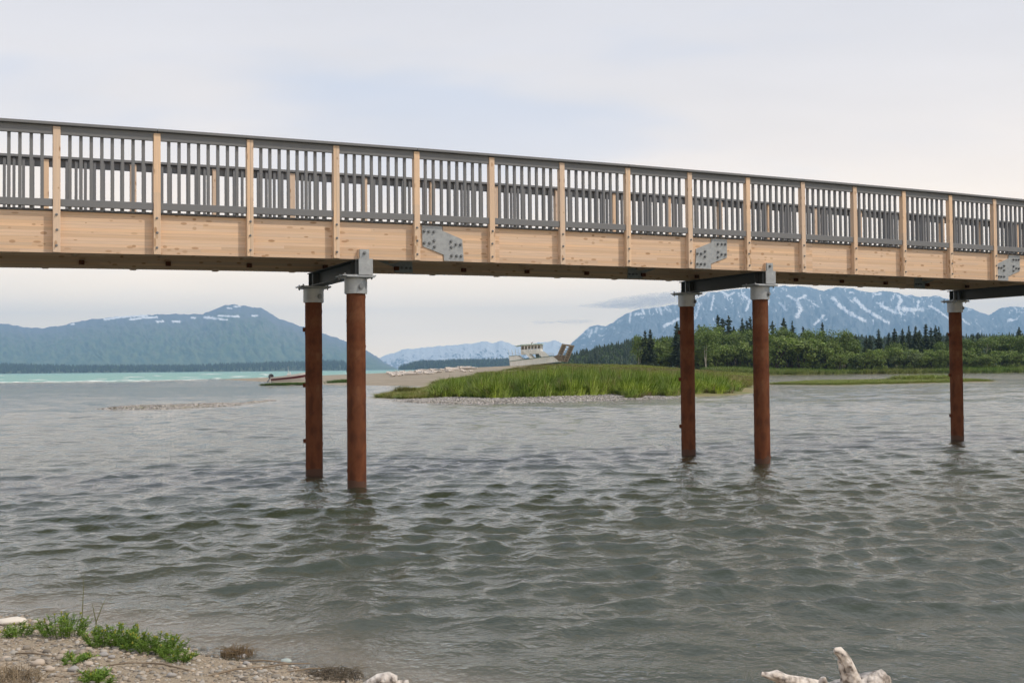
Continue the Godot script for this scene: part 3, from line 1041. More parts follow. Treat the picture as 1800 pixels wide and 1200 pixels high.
func pier(br: Node3D, s: float, W: float) -> void:
	var top := by(s)
	# wide-flange cross beam
	var mb := MB.new()
	var cz := -1.3075
	var lz := 2.505
	mb.box(Vector3(0, -0.008, cz), Vector3(0.21, 0.016, lz))
	mb.box(Vector3(0, -0.215, cz), Vector3(0.21, 0.016, lz))
	mb.box(Vector3(0, -0.1115, cz), Vector3(0.014, 0.191, lz - 0.01))
	for z in [-0.09, -0.30, -W - 0.04, -W + 0.22]:
		for q in [-1, 1]: mb.box(Vector3(q * 0.055, -0.1115, z), Vector3(0.094, 0.19, 0.012))
	var cross := part("cross_beam", mb.mesh(M.steel), br, Vector3(s + 0.05, top - 0.002, 0))
	for side in 2:
		var zc := -0.22 if side == 0 else -W + 0.055
		var sg := 1.0 if side == 0 else -1.0
		# saddle: a galvanised end plate with a tab bolted up the face of the main beam
		var sd := MB.new()
		sd.prism([Vector2(-0.105, -0.225), Vector2(0.105, -0.225), Vector2(0.105, 0.004), Vector2(0.05, 0.004), Vector2(0.05, 0.14), Vector2(-0.09, 0.14), Vector2(-0.09, 0.004), Vector2(-0.105, 0.004)], -0.010, 0.010)
		var sad := part("saddle_bracket", sd.mesh(M.galv), br, Vector3(s + 0.09, top, -0.04 if side == 0 else -W + 0.04), Basis(Vector3.UP, 0.0 if side == 0 else PI))
		part("bolt", bolt_mesh(0.017, 0.03), sad, Vector3(-0.02, 0.085, 0.010), Basis.IDENTITY)
		var pad := boxmesh(Vector3(0.16, 0.16, 0.038), M.timber, 0.003, 1, Vector2(0.4, 0.1), 1.0 / 6.0, 1.0 / 0.36)
		part("packing_block", pad, br, Vector3(s + 0.068, top + 0.062, -0.0695 if side == 0 else -W + 0.0695))
		# bearing plates on the pile
		var pl := MB.new()
		pl.box(Vector3(0, 0, 0), Vector3(0.50, 0.018, 0.36), 0.003)
		pl.box(Vector3(0.01, -0.019, 0.01), Vector3(0.42, 0.016, 0.42), 0.003)
		var bp := part("bearing_plate", pl.mesh(M.galv), br, Vector3(s, top - 0.236, zc))
		for q in [[-0.2, -0.12], [0.2, -0.12], [-0.2, 0.12], [0.2, 0.12]]:
			var bm := MB.new()
			bm.tube([Vector3(0, -0.05, 0), Vector3(0, 0.035, 0)], [0.013, 0.013], 8)
			part("anchor_bolt", bm.mesh(M.bolt), bp, Vector3(q[0], 0, q[1]))
		# collar and pile
		var cm := MB.new()
		cm.tube([Vector3(0, -0.225, 0), Vector3(0, -0.22, 0), Vector3(0, 0, 0)], [0.155, 0.164, 0.164], 36)
		var col := part("collar", cm.mesh(M.galv), br, Vector3(s, top - 0.266, zc))
		var face := Basis(Vector3.UP, (0.0 if side == 0 else 0.25) + (0.25 if s > 5.0 else 0.0))
		part("bolt", bolt_mesh(0.030, 0.03), col, face * Vector3(0.02, -0.13, 0.162), face)
		var h := top - 0.44
		var pm := MB.new()
		pm.tube([Vector3(0, -1.6, 0), Vector3(0, -0.4, 0), Vector3(0, 0.6, 0), Vector3(0, 1.6, 0), Vector3(0, h, 0)], [0.1365, 0.1365, 0.1365, 0.1365, 0.1365], 40)
		var pile := part("pile", pm.mesh(M.rust), br, Vector3(s, 0, zc), Basis(Vector3.UP, rng.randf() * TAU))
		# the spiral weld of the pipe
		var hx := MB.new()
		var path := []
		var rad := []
		var y := -0.5
		var ang := rng.randf() * TAU
		while y < h - 0.05:
			path.append(Vector3(cos(ang) * 0.1365, y, sin(ang) * 0.1365))
			rad.append(0.0055)
			y += 0.025
			ang -= 0.22
		hx.tube(path, rad, 5)
		var wm := MB.new()
		var wb := wm.v.size()
		for k in 41:
			var wa := TAU * k / 40.0
			var wd := Vector3(cos(wa), 0, sin(wa))
			wm.vert(wd * 0.1378 + Vector3(0, -0.4, 0), wd)
			wm.vert(wd * 0.1378 + Vector3(0, 0.10 + 0.05 * gn.get_noise_2d(cos(wa) * 30.0 + s * 9.0, sin(wa) * 30.0 + zc * 50.0) + 0.02 * gn2.get_noise_2d(wa * 40.0, s), 0), wd)
		for k in 40: wm.idx.append_array(PackedInt32Array([wb + k * 2, wb + k * 2 + 2, wb + k * 2 + 1, wb + k * 2 + 2, wb + k * 2 + 3, wb + k * 2 + 1]))
		part("wet_band", wm.mesh(M.wet), pile)
		part("weld_seam", hx.mesh(M.rust), pile)
		if side == 1:
			var lug := boxmesh(Vector3(0.045, 0.07, 0.05), M.rust, 0.004)
			for ly in [2.35, 1.45, 0.55]:
				var lb := Basis(Vector3.UP, PI - 0.35)
				var o := part("lug", lug, pile)
				o.transform = pile.transform.affine_inverse() * Transform3D(lb, Vector3(s, ly, zc) + lb * Vector3(0.152, 0, 0))

# ------------------------------------------------------------------ boats
func craft() -> void:
	# landing craft drawn up on the beach ridge, bow to the right and a little raised
	var base := Vector3(x_at(950, 186.0), ground_at(x_at(950, 186.0), 186.0) + 0.48, -186.0)
	var c := thing("landing_craft", "grey landing craft with raised wheelhouse and lattice bow ramp, stranded on the grassy ridge", "boat", base, deg_to_rad(-6))
	c.rotation = Vector3(0, deg_to_rad(-8), deg_to_rad(6.5))
	c.scale = Vector3(0.97, 0.66, 0.97)
	var hullm := mat(lin(0.82, 0.825, 0.80), 0.7)
	hullm.albedo_texture = noise_tex(0.02, [[0.3, Color(0.82, 0.8, 0.76)], [0.6, Color(1, 1, 1)]], 256, 5, 61)
	hullm.uv1_triplanar = true
	var teal := mat(lin(0.03, 0.13, 0.12), 0.6)
	var roofm := mat(lin(0.52, 0.66, 0.60), 0.6)
	var wood := mat(lin(0.16, 0.125, 0.09), 0.9)
	var glass := mat(lin(0.02, 0.025, 0.03), 0.08)
	var hull := MB.new()
	hull.prism([Vector2(-5.2, -0.6), Vector2(3.6, -0.6), Vector2(2.6, 1.05), Vector2(-5.2, 1.05)], -2.1, -1.95)
	hull.prism([Vector2(-5.2, -0.6), Vector2(3.6, -0.6), Vector2(2.6, 1.05), Vector2(-5.2, 1.05)], 1.95, 2.1)
	hull.box(Vector3(-0.8, -0.5, 0), Vector3(8.6, 0.2, 3.9))
	hull.box(Vector3(-5.15, 0.2, 0), Vector3(0.12, 1.6, 3.9))
	part("hull", hull.mesh(hullm), c)
	var gw := MB.new()
	for z in [-2.03, 2.03]: gw.box(Vector3(-1.3, 1.09, z), Vector3(7.9, 0.13, 0.28), 0.02)
	part("gunwale", gw.mesh(teal), c)
	var st := MB.new()
	for z in [-2.03, 2.03]: st.prism([Vector2(-5.2, 1.15), Vector2(-2.9, 1.15), Vector2(-3.7, 2.35), Vector2(-5.2, 2.35)], z - 0.07, z + 0.07)
	st.box(Vector3(-5.15, 1.75, 0), Vector3(0.1, 1.2, 3.95))
	part("stern_bulwark", st.mesh(hullm), c)
	var sr := MB.new()
	for z in [-2.03, 2.03]: sr.box(Vector3(-4.45, 2.40, z), Vector3(1.55, 0.1, 0.24), 0.02)
	part("stern_trim", sr.mesh(teal), c)
	# legs that carry the wheelhouse
	var leg := MB.new()
	leg.prism([Vector2(0, 0), Vector2(0.55, 0), Vector2(-0.75, 2.4), Vector2(-1.3, 2.4)], -0.06, 0.06)
	var leg2 := MB.new()
	leg2.prism([Vector2(0, 0), Vector2(1.1, 0), Vector2(0.1, 1.55), Vector2(-0.75, 1.55)], -0.06, 0.06)
	for z in [-2.0, 2.16]:
		part("leg", leg.mesh(hullm), c, Vector3(-1.5, 1.15, z))
		part("leg", leg2.mesh(hullm), c, Vector3(0.55, 1.15, z))
	var bay := MB.new()
	bay.box(Vector3(0.0, 1.55, 0.0), Vector3(1.2, 1.3, 1.4))
	part("engine_casing", bay.mesh(mat(lin(0.09, 0.13, 0.13), 0.8)), c)
	# wheelhouse: sill wall, corner and window posts, header
	c.rotation.z = deg_to_rad(6.5)
	var wh := Node3D.new()
	var wm := MB.new()
	wm.box(Vector3(0, 0.62, 0), Vector3(3.5, 1.24, 3.6), 0.03)
	wm.box(Vector3(0, 2.28, 0), Vector3(3.5, 0.12, 3.6), 0.02)
	var winbits := 6
	for i in winbits + 1:
		for z in [-1.74, 1.74]: wm.box(Vector3(-1.70 + 3.4 * i / winbits, 1.73, z), Vector3(0.13, 1.0, 0.12))
	for i in 4:
		for x in [-1.70, 1.70]: wm.box(Vector3(x, 1.73, -1.74 + 3.48 * i / 3.0), Vector3(0.12, 1.0, 0.12))
	wm.box(Vector3(-1.35, 1.73, 0), Vector3(0.7, 0.98, 3.0))
	var w := part("wheelhouse", wm.mesh(hullm), c, Vector3(-1.35, 2.25, 0), Basis(Vector3(0, 0, 1), deg_to_rad(-6.0)))
	wh.free()
	var pane := MB.new()
	pane.box(Vector3.ZERO, Vector3(0.42, 0.80, 0.02))
	var pmesh := pane.mesh(glass)
	for i in winbits:
		part("window", pmesh, w, Vector3(-1.70 + 3.4 * (i + 0.5) / winbits, 1.72, 1.72))
	for i in 3: part("window", pmesh, w, Vector3(1.68, 1.72, -1.74 + 3.48 * (i + 0.5) / 3.0), Basis(Vector3.UP, PI * 0.5))
	var rf := MB.new()
	rf.prism([Vector2(-2.9, 2.2), Vector2(-1.75, 2.38), Vector2(1.95, 2.40), Vector2(1.95, 2.58), Vector2(-1.4, 2.66), Vector2(-2.9, 2.30)], -2.0, 2.0)
	part("roof", rf.mesh(roofm), w)
	var horn := MB.new()
	horn.tube([Vector3(-0.1, 2.6, 0), Vector3(-0.1, 3.0, 0)], [0.05, 0.05], 6)
	horn.box(Vector3(0.0, 3.0, 0), Vector3(0.4, 0.14, 0.14))
	part("horn", horn.mesh(wood), w)
	# rails
	var rl := MB.new()
	for z in [-2.0, 2.0]:
		for x in [0.2, 0.9, 1.6, 2.3]: rl.tube([Vector3(x, 1.1, z), Vector3(x, 1.9, z)], [0.025, 0.025], 5)
		rl.tube([Vector3(0.2, 1.9, z), Vector3(2.3, 1.9, z)], [0.025, 0.025], 5)
		rl.tube([Vector3(0.2, 1.5, z), Vector3(2.3, 1.5, z)], [0.02, 0.02], 5)
		for x in [-5.1, -4.5, -3.9]: rl.tube([Vector3(x, 2.4, z), Vector3(x, 4.1, z)], [0.025, 0.025], 5)
		rl.tube([Vector3(-5.1, 3.1, z), Vector3(-3.8, 3.1, z)], [0.02, 0.02], 5)
	rl.tube([Vector3(0.9, -0.4, 2.3), Vector3(1.5, 1.6, 2.15)], [0.05, 0.05], 6)
	part("railing", rl.mesh(mat(lin(0.5, 0.55, 0.54), 0.6)), c)
	# bow ramp: a timber-faced lattice, left standing half open
	var rp := MB.new()
	var rw := 1.25
	for z in [-rw, -0.42, 0.42, rw]: rp.box(Vector3(0, 2.2, z), Vector3(0.16, 4.4, 0.20), 0.01)
	for i in 7: rp.box(Vector3(0, 0.1 + i * 0.68, 0), Vector3(0.14, 0.13 if i < 6 else 0.42, rw * 2.0), 0.01)
	var rbasis := Basis(Vector3(0, 0, 1), deg_to_rad(-21)) * Basis(Vector3.UP, deg_to_rad(-52))
	var ramp := part("bow_ramp", rp.mesh(mat(lin(0.22, 0.18, 0.135), 0.9)), c, Vector3(3.75, -0.55, 0.1), rbasis)
	var rb := MB.new()
	rb.box(Vector3(-0.09, 0.8, 0), Vector3(0.05, 1.6, rw * 2.0))
	for z in [-0.84, 0.84]: rb.box(Vector3(-0.09, 3.0, z), Vector3(0.05, 2.7, 0.8))
	part("ramp_planking", rb.mesh(wood), ramp)
	var bw := MB.new()
	bw.prism([Vector2(2.6, 0.95), Vector2(3.5, -0.5), Vector2(4.3, -0.5), Vector2(3.5, 1.2)], 1.85, 2.12)
	bw.prism([Vector2(2.6, 0.95), Vector2(3.5, -0.5), Vector2(4.3, -0.5), Vector2(3.5, 1.2)], -2.12, -1.85)
	part("bow_frame", bw.mesh(wood), c)

func motorboat() -> void:
	var z := 162.0
	var p := Vector3(x_at(512, z), 0.02, -z)
	var b := thing("motorboat", "red and white open motorboat with two outboards, beached at the sand spit", "boat", p, deg_to_rad(8))
	b.rotation.z = deg_to_rad(3)
	var red := mat(lin(0.095, 0.012, 0.016), 0.4)
	var white := mat(lin(0.62, 0.60, 0.58), 0.5)
	var dark := mat(lin(0.04, 0.042, 0.048), 0.35)
	# hull swept from stern to bow: half beam, keel height, sheer height
	var st := [[-3.0, 0.95, 0.0, 0.85], [-1.5, 1.05, 0.0, 0.92], [0.0, 1.05, 0.0, 1.02], [1.5, 0.92, 0.05, 1.18], [2.6, 0.62, 0.18, 1.34], [3.4, 0.22, 0.45, 1.48], [3.7, 0.03, 0.72, 1.52]]
	for band in 3:
		var mb := MB.new()
		var lo: float = [0.0, 0.40, 0.72][band]
		var hi: float = [0.40, 0.72, 1.0][band]
		for i in st.size() - 1:
			for sg in [-1.0, 1.0]:
				var pts := []
				for q in [[i, lo], [i + 1, lo], [i + 1, hi], [i, hi]]:
					var s: Array = st[q[0]]
					var t: float = q[1]
					pts.append(Vector3(s[0], lerpf(s[2], s[3], t), sg * s[1] * lerpf(0.45, 1.0, pow(t, 0.6))))
				mb.poly(pts, Vector3(pts[0].x, 0.6, 0))
		if band == 0:
			for i in st.size() - 1:
				mb.poly([Vector3(st[i][0], st[i][2], -st[i][1] * 0.45), Vector3(st[i][0], st[i][2], st[i][1] * 0.45), Vector3(st[i + 1][0], st[i + 1][2], st[i + 1][1] * 0.45), Vector3(st[i + 1][0], st[i + 1][2], -st[i + 1][1] * 0.45)], Vector3(0, 1, 0))
		part(["hull_bottom", "hull_stripe", "gunwale"][band], mb.mesh([white, red, white][band]), b)
	var tr := MB.new()
	tr.box(Vector3(-3.0, 0.38, 0), Vector3(0.06, 0.66, 1.7))
	part("transom", tr.mesh(white), b)
	var deck := MB.new()
	deck.prism([Vector2(1.2, -0.88), Vector2(2.6, -0.6), Vector2(3.5, -0.1), Vector2(3.5, 0.1), Vector2(2.6, 0.6), Vector2(1.2, 0.88)], 0.0, 0.04)
	part("foredeck", deck.mesh(white), b, Vector3(0, 1.2, 0), Basis(Vector3.RIGHT, PI * 0.5) * Basis.IDENTITY)
	var co := MB.new()
	co.box(Vector3(-0.3, 0.85, 0.2), Vector3(0.6, 0.75, 0.6), 0.05)
	co.box(Vector3(-0.1, 1.35, 0.2), Vector3(0.06, 0.35, 0.6), 0.01, -1, Basis(Vector3(0, 0, 1), 0.4))
	part("console", co.mesh(white), b)
	var mast := MB.new()
	mast.tube([Vector3(-0.4, 1.0, -0.2), Vector3(-0.4, 2.35, -0.2)], [0.03, 0.02], 6)
	mast.box(Vector3(-0.4, 1.4, -0.2), Vector3(0.18, 0.12, 0.3))
	part("mast", mast.mesh(white), b)
	for zc in [0.42, -0.35]:
		var m := part("outboard_motor", null, b, Vector3(-3.2, 0.55, zc), Basis(Vector3(0, 0, 1), deg_to_rad(-38)))
		var om := MB.new()
		var pts := [Vector3(-0.05, 0.15, 0), Vector3(-0.06, 0.3, 0), Vector3(-0.08, 0.5, 0), Vector3(-0.1, 0.72, 0), Vector3(-0.1, 0.85, 0)]
		om.tube(pts, [0.22, 0.33, 0.36, 0.31, 0.14], 12)
		m.mesh = om.mesh(dark)
		var lm := MB.new()
		lm.box(Vector3(-0.05, -0.25, 0), Vector3(0.16, 0.85, 0.1), 0.03)
		lm.box(Vector3(-0.15, -0.62, 0), Vector3(0.5, 0.05, 0.22), 0.01)
		lm.tube([Vector3(0.12, -0.75, 0), Vector3(-0.3, -0.75, 0)], [0.05, 0.06], 8)
		part("lower_unit", lm.mesh(mat(lin(0.3, 0.31, 0.33), 0.4)), m)

# ------------------------------------------------------------------ trees
func spruce_meshes(seed_: int) -> Array:
	# height 10 m: [trunk, crown]
	var r := RandomNumberGenerator.new()
	r.seed = seed_
	var tr := MB.new()
	tr.tube([Vector3.ZERO, Vector3(0.04, 4, 0.02), Vector3(0, 9.8, 0)], [0.17, 0.11, 0.02], 8)
	var mb := MB.new()
	var wide := r.randf_range(1.8, 2.4)
	var y := r.randf_range(0.5, 1.2)
	while y < 9.9:
		var t := y / 10.0
		var rad := wide * pow(1.0 - t, 0.78) * (0.85 + 0.25 * sin(y * 2.3 + seed_)) + 0.08
		var k := 8 if t < 0.7 else 6
		for b in k:
			if r.randf() < 0.13: continue
			var a := TAU * (b + r.randf()) / k
			var l := rad * r.randf_range(0.6, 1.2)
			var o := Vector3(cos(a), 0, sin(a))
			var s := Vector3(-sin(a), 0, cos(a))
			var droop := lerpf(-0.32, 0.35, t)
			var y0 := y + r.randf_range(-0.12, 0.12)
			for g in 5:
				var u := (g + 0.4) / 5.0
				var p := o * l * u + Vector3(0, y0 + droop * l * u, 0)
				var w := (0.34 * (1.0 - u * 0.65)) * clampf(l, 0.35, 1.2)
				mb.col = Color(0.034, 0.050, 0.022) * r.randf_range(0.6, 1.6)
				var tip := p + o * l * 0.34 + Vector3(0, -0.10 * l + r.randf_range(-0.05, 0.05), 0)
				var nn := (o * 0.5 + Vector3.UP + s * r.randf_range(-0.5, 0.5)).normalized()
				mb.tri(p, tip + s * w, tip - Vector3(0, 0.10, 0), nn)
				mb.tri(p, tip - Vector3(0, 0.12, 0), tip - s * w, nn)
				mb.tri(p + Vector3(0, 0.08, 0), p + o * 0.18 * l - Vector3(0, 0.26 * l + 0.05, 0), p - o * 0.12 * l - Vector3(0, 0.2, 0), s)
		y += r.randf_range(0.17, 0.27)
	return [tr.mesh(M.bark), mb.mesh(M.leaf)]

func broad_meshes(seed_: int, shrub: bool, tone: Color) -> Array:
	# height about 8 m (tree) or 4 m (shrub)
	var r := RandomNumberGenerator.new()
	r.seed = seed_
	var H := 4.0 if shrub else 8.0
	var tr := MB.new()
	var mb := MB.new()
	var lobes := []
	var stems := 5 if shrub else 2
	for s in stems:
		var a := r.randf() * TAU
		var lean := 0.9 if shrub else 0.55
		var p1 := Vector3(cos(a) * lean * 0.5, H * 0.35, sin(a) * lean * 0.5)
		var p2 := Vector3(cos(a) * lean * 1.3, H * 0.72, sin(a) * lean * 1.3)
		tr.tube([Vector3(cos(a) * 0.1, -0.1, sin(a) * 0.1), p1, p2], [0.07 if shrub else 0.14, 0.05 if shrub else 0.10, 0.02], 6)
		for b in 4:
			var f := r.randf_range(0.4, 1.0)
			var q := p1.lerp(p2, f) + Vector3(r.randf_range(-1, 1), r.randf_range(0.1, 0.9), r.randf_range(-1, 1)) * H * 0.17
			tr.tube([p1.lerp(p2, f * 0.7), q], [0.03, 0.012], 5)
			lobes.append([q, H * r.randf_range(0.10, 0.17)])
	for k in (11 if shrub else 15):
		var a := r.randf() * TAU
		var yy := r.randf_range(0.16 if shrub else 0.28, 0.9)
		var rr := H * (0.40 if shrub else 0.25) * sqrt(clampf(1.0 - pow((yy - 0.45) / 0.58, 2.0), 0.05, 1.0)) * r.randf_range(0.3, 1.0)
		lobes.append([Vector3(cos(a) * rr, yy * H, sin(a) * rr), H * r.randf_range(0.09, 0.16)])
	for lb in lobes:
		var tn := r.randf_range(0.75, 1.25)
		for k in 95:
			var d := Vector3(r.randfn(), r.randfn() * 0.8, r.randfn()).normalized() * pow(r.randf(), 0.4)
			var p: Vector3 = lb[0] + d * lb[1] * r.randf_range(0.85, 1.25)
			if p.y < 0.05: continue
			leaf(mb, p, 0.15 if shrub else 0.18, r, tone * tn * r.randf_range(0.65, 1.4))
	return [tr.mesh(M.bark if shrub else M.birch), mb.mesh(M.leaf)]

func plant_tree(called: String, label: String, group: String, meshes: Array, px: float, py: float, depth: float, native: float, wide: float) -> Node3D:
	var top := at_depth(px, py, depth)
	var g := ground_at(top.x, depth)
	var sc := (top.y - g) / native
	sc = maxf(sc, 0.1)
	var t := thing(called, label, "tree" if not called.contains("willow") else "shrub", Vector3(top.x, g - 0.05, -depth), rng.randf() * TAU, group)
	part("trunk", meshes[0], t)
	part("crown", meshes[1], t)
	t.scale = Vector3(sc * wide, sc, sc * wide)
	return t

func trees() -> void:
	var sp := []
	for k in 6: sp.append(spruce_meshes(300 + k))
	var br := []
	for k in 4: br.append(broad_meshes(400 + k, false, Color(0.125, 0.172, 0.044)))
	var wl := []
	for k in 4: wl.append(broad_meshes(500 + k, true, Color(0.17, 0.22, 0.056)))
	var gw := []
	for k in 2: gw.append(broad_meshes(600 + k, true, Color(0.15, 0.185, 0.085)))
	var spr := [[1134, 580], [1143, 577], [1168, 590], [1190, 563], [1200, 570], [1229, 569], [1262, 553], [1270, 557], [1281, 553], [1290, 572], [1305, 558], [1313, 562], [1319, 556], [1331, 560], [1358, 563], [1378, 557], [1393, 563], [1412, 573], [1446, 566], [1460, 588], [1485, 588], [1505, 586], [1523, 588], [1530, 588], [1545, 578], [1563, 583], [1573, 576], [1587, 576], [1598, 572], [1610, 572], [1617, 580], [1628, 567], [1637, 574], [1645, 570], [1651, 573], [1666, 583], [1711, 586], [1720, 583], [1740, 592], [1792, 573], [1810, 580], [1850, 570], [1880, 576]]
	var i := 0
	for q in spr:
		var front := [1134, 1143, 1512, 1190].has(q[0])
		plant_tree("spruce_tree", "dark pointed spruce standing in the wood along the far bank", "spruces on the far bank", sp[i % 6], q[0], q[1], 222.0 + (i * 37 % 17) if not front else 205.0, 10.0, rng.randf_range(0.85, 1.15))
		i += 1
	# two darker spruces that stand out in front of the shrubs
	for q in [[1523, 605], [1532, 612]]: plant_tree("spruce_tree", "full dark spruce reaching the meadow in front of the leafy shrubs", "front spruces of the far bank", sp[2], q[0], q[1], 213.0, 10.0, 1.35)
	var bl := [[1150, 596], [1178, 592], [1205, 585], [1240, 573], [1252, 580], [1275, 583], [1292, 581], [1312, 582], [1335, 585], [1365, 578], [1382, 580], [1424, 577], [1436, 592], [1474, 581], [1482, 590], [1500, 598], [1575, 605], [1660, 600], [1690, 596], [1705, 592], [1730, 590], [1748, 592], [1762, 590], [1780, 588], [1805, 592], [1840, 590]]
	for q in bl:
		plant_tree("leafy_tree", "rounded green leafy tree in the wood along the far bank", "leafy trees on the far bank", br[i % 4], q[0], q[1] + rng.randf_range(-2, 4), 214.0 + (i * 13 % 7), 7.0, rng.randf_range(1.0, 1.4))
		i += 1
	for px in range(1130, 1920, 12):
		var y := 612.0 + rng.randf_range(-9, 12)
		if px > 1350 and px < 1450: y = 600 + rng.randf_range(-6, 14)
		if px > 1480: y = 622 + rng.randf_range(-8, 7)
		var grey := px > 1530 and px < 1660 and rng.randf() < 0.5
		plant_tree("willow_shrub", "pale grey-green willow shrub at the edge of the wood" if grey else "bushy green willow shrub at the edge of the wood", "pale willows on the far bank" if grey else "willows on the far bank", gw[i % 2] if grey else wl[i % 4], px + rng.randf_range(-5, 5), y, 209.0 + rng.randf_range(-3, 3), 3.55, rng.randf_range(1.0, 1.3))
		i += 1
	# a birch with a bare forked stem at the edge of the meadow
	var bm := MB.new()
	bm.tube([Vector3.ZERO, Vector3(0.05, 1.1, 0), Vector3(-0.35, 2.6, 0.1), Vector3(-0.6, 4.6, 0.1)], [0.12, 0.10, 0.07, 0.02], 7)
	bm.tube([Vector3(0.05, 1.1, 0), Vector3(0.45, 2.5, 0), Vector3(0.8, 4.8, 0)], [0.08, 0.06, 0.02], 6)
	var bt := plant_tree("birch_tree", "leafy birch with a bare pale forked stem at the meadow's edge", "", [bm.mesh(M.birch), (br[2] as Array)[1]], 1240, 578, 204.0, 7.4, 1.1)
	(bt.get_node("crown") as Node3D).position.y = 0.9
	(bt.get_node("crown") as Node3D).scale = Vector3(0.95, 0.88, 0.95)
	# scraggly broken-topped tree at the left end
	plant_tree("leafy_tree", "scraggly tree with leaning top at the wood's left end beside tall spruce", "", br[1], 1124, 581, 206.0, 8.0, 0.9)

# ------------------------------------------------------------------ grass
func tuft(seed_: int, blades: int, spread: float, wid: float, lean: float) -> ArrayMesh:
	# blades of height about 1
	var r := RandomNumberGenerator.new()
	r.seed = seed_
	var mb := MB.new()
	for k in blades:
		var a := r.randf() * TAU
		var o := Vector3(cos(a), 0, sin(a))
		var p := o * spread * sqrt(r.randf())
		var h := r.randf_range(0.55, 1.05)
		var l := o * lean * r.randf_range(0.2, 1.3)
		var s := Vector3(-sin(a + r.randf()), 0, cos(a + r.randf())) * wid * r.randf_range(0.7, 1.2)
		var mid := p + Vector3(0, h * 0.55, 0) + l * 0.35
		var tip := p + Vector3(0, h, 0) + l
		var nn := (o * 0.5 + Vector3.UP).normalized()
		mb.col = Color(1, 1, 1) * r.randf_range(0.72, 1.25)
		mb.tri(p - s, p + s, mid + s * 0.8, nn)
		mb.tri(p - s, mid + s * 0.8, mid - s * 0.8, nn)
		mb.tri(mid - s * 0.8, mid + s * 0.8, tip, nn)
	return mb.mesh(M.leaf)

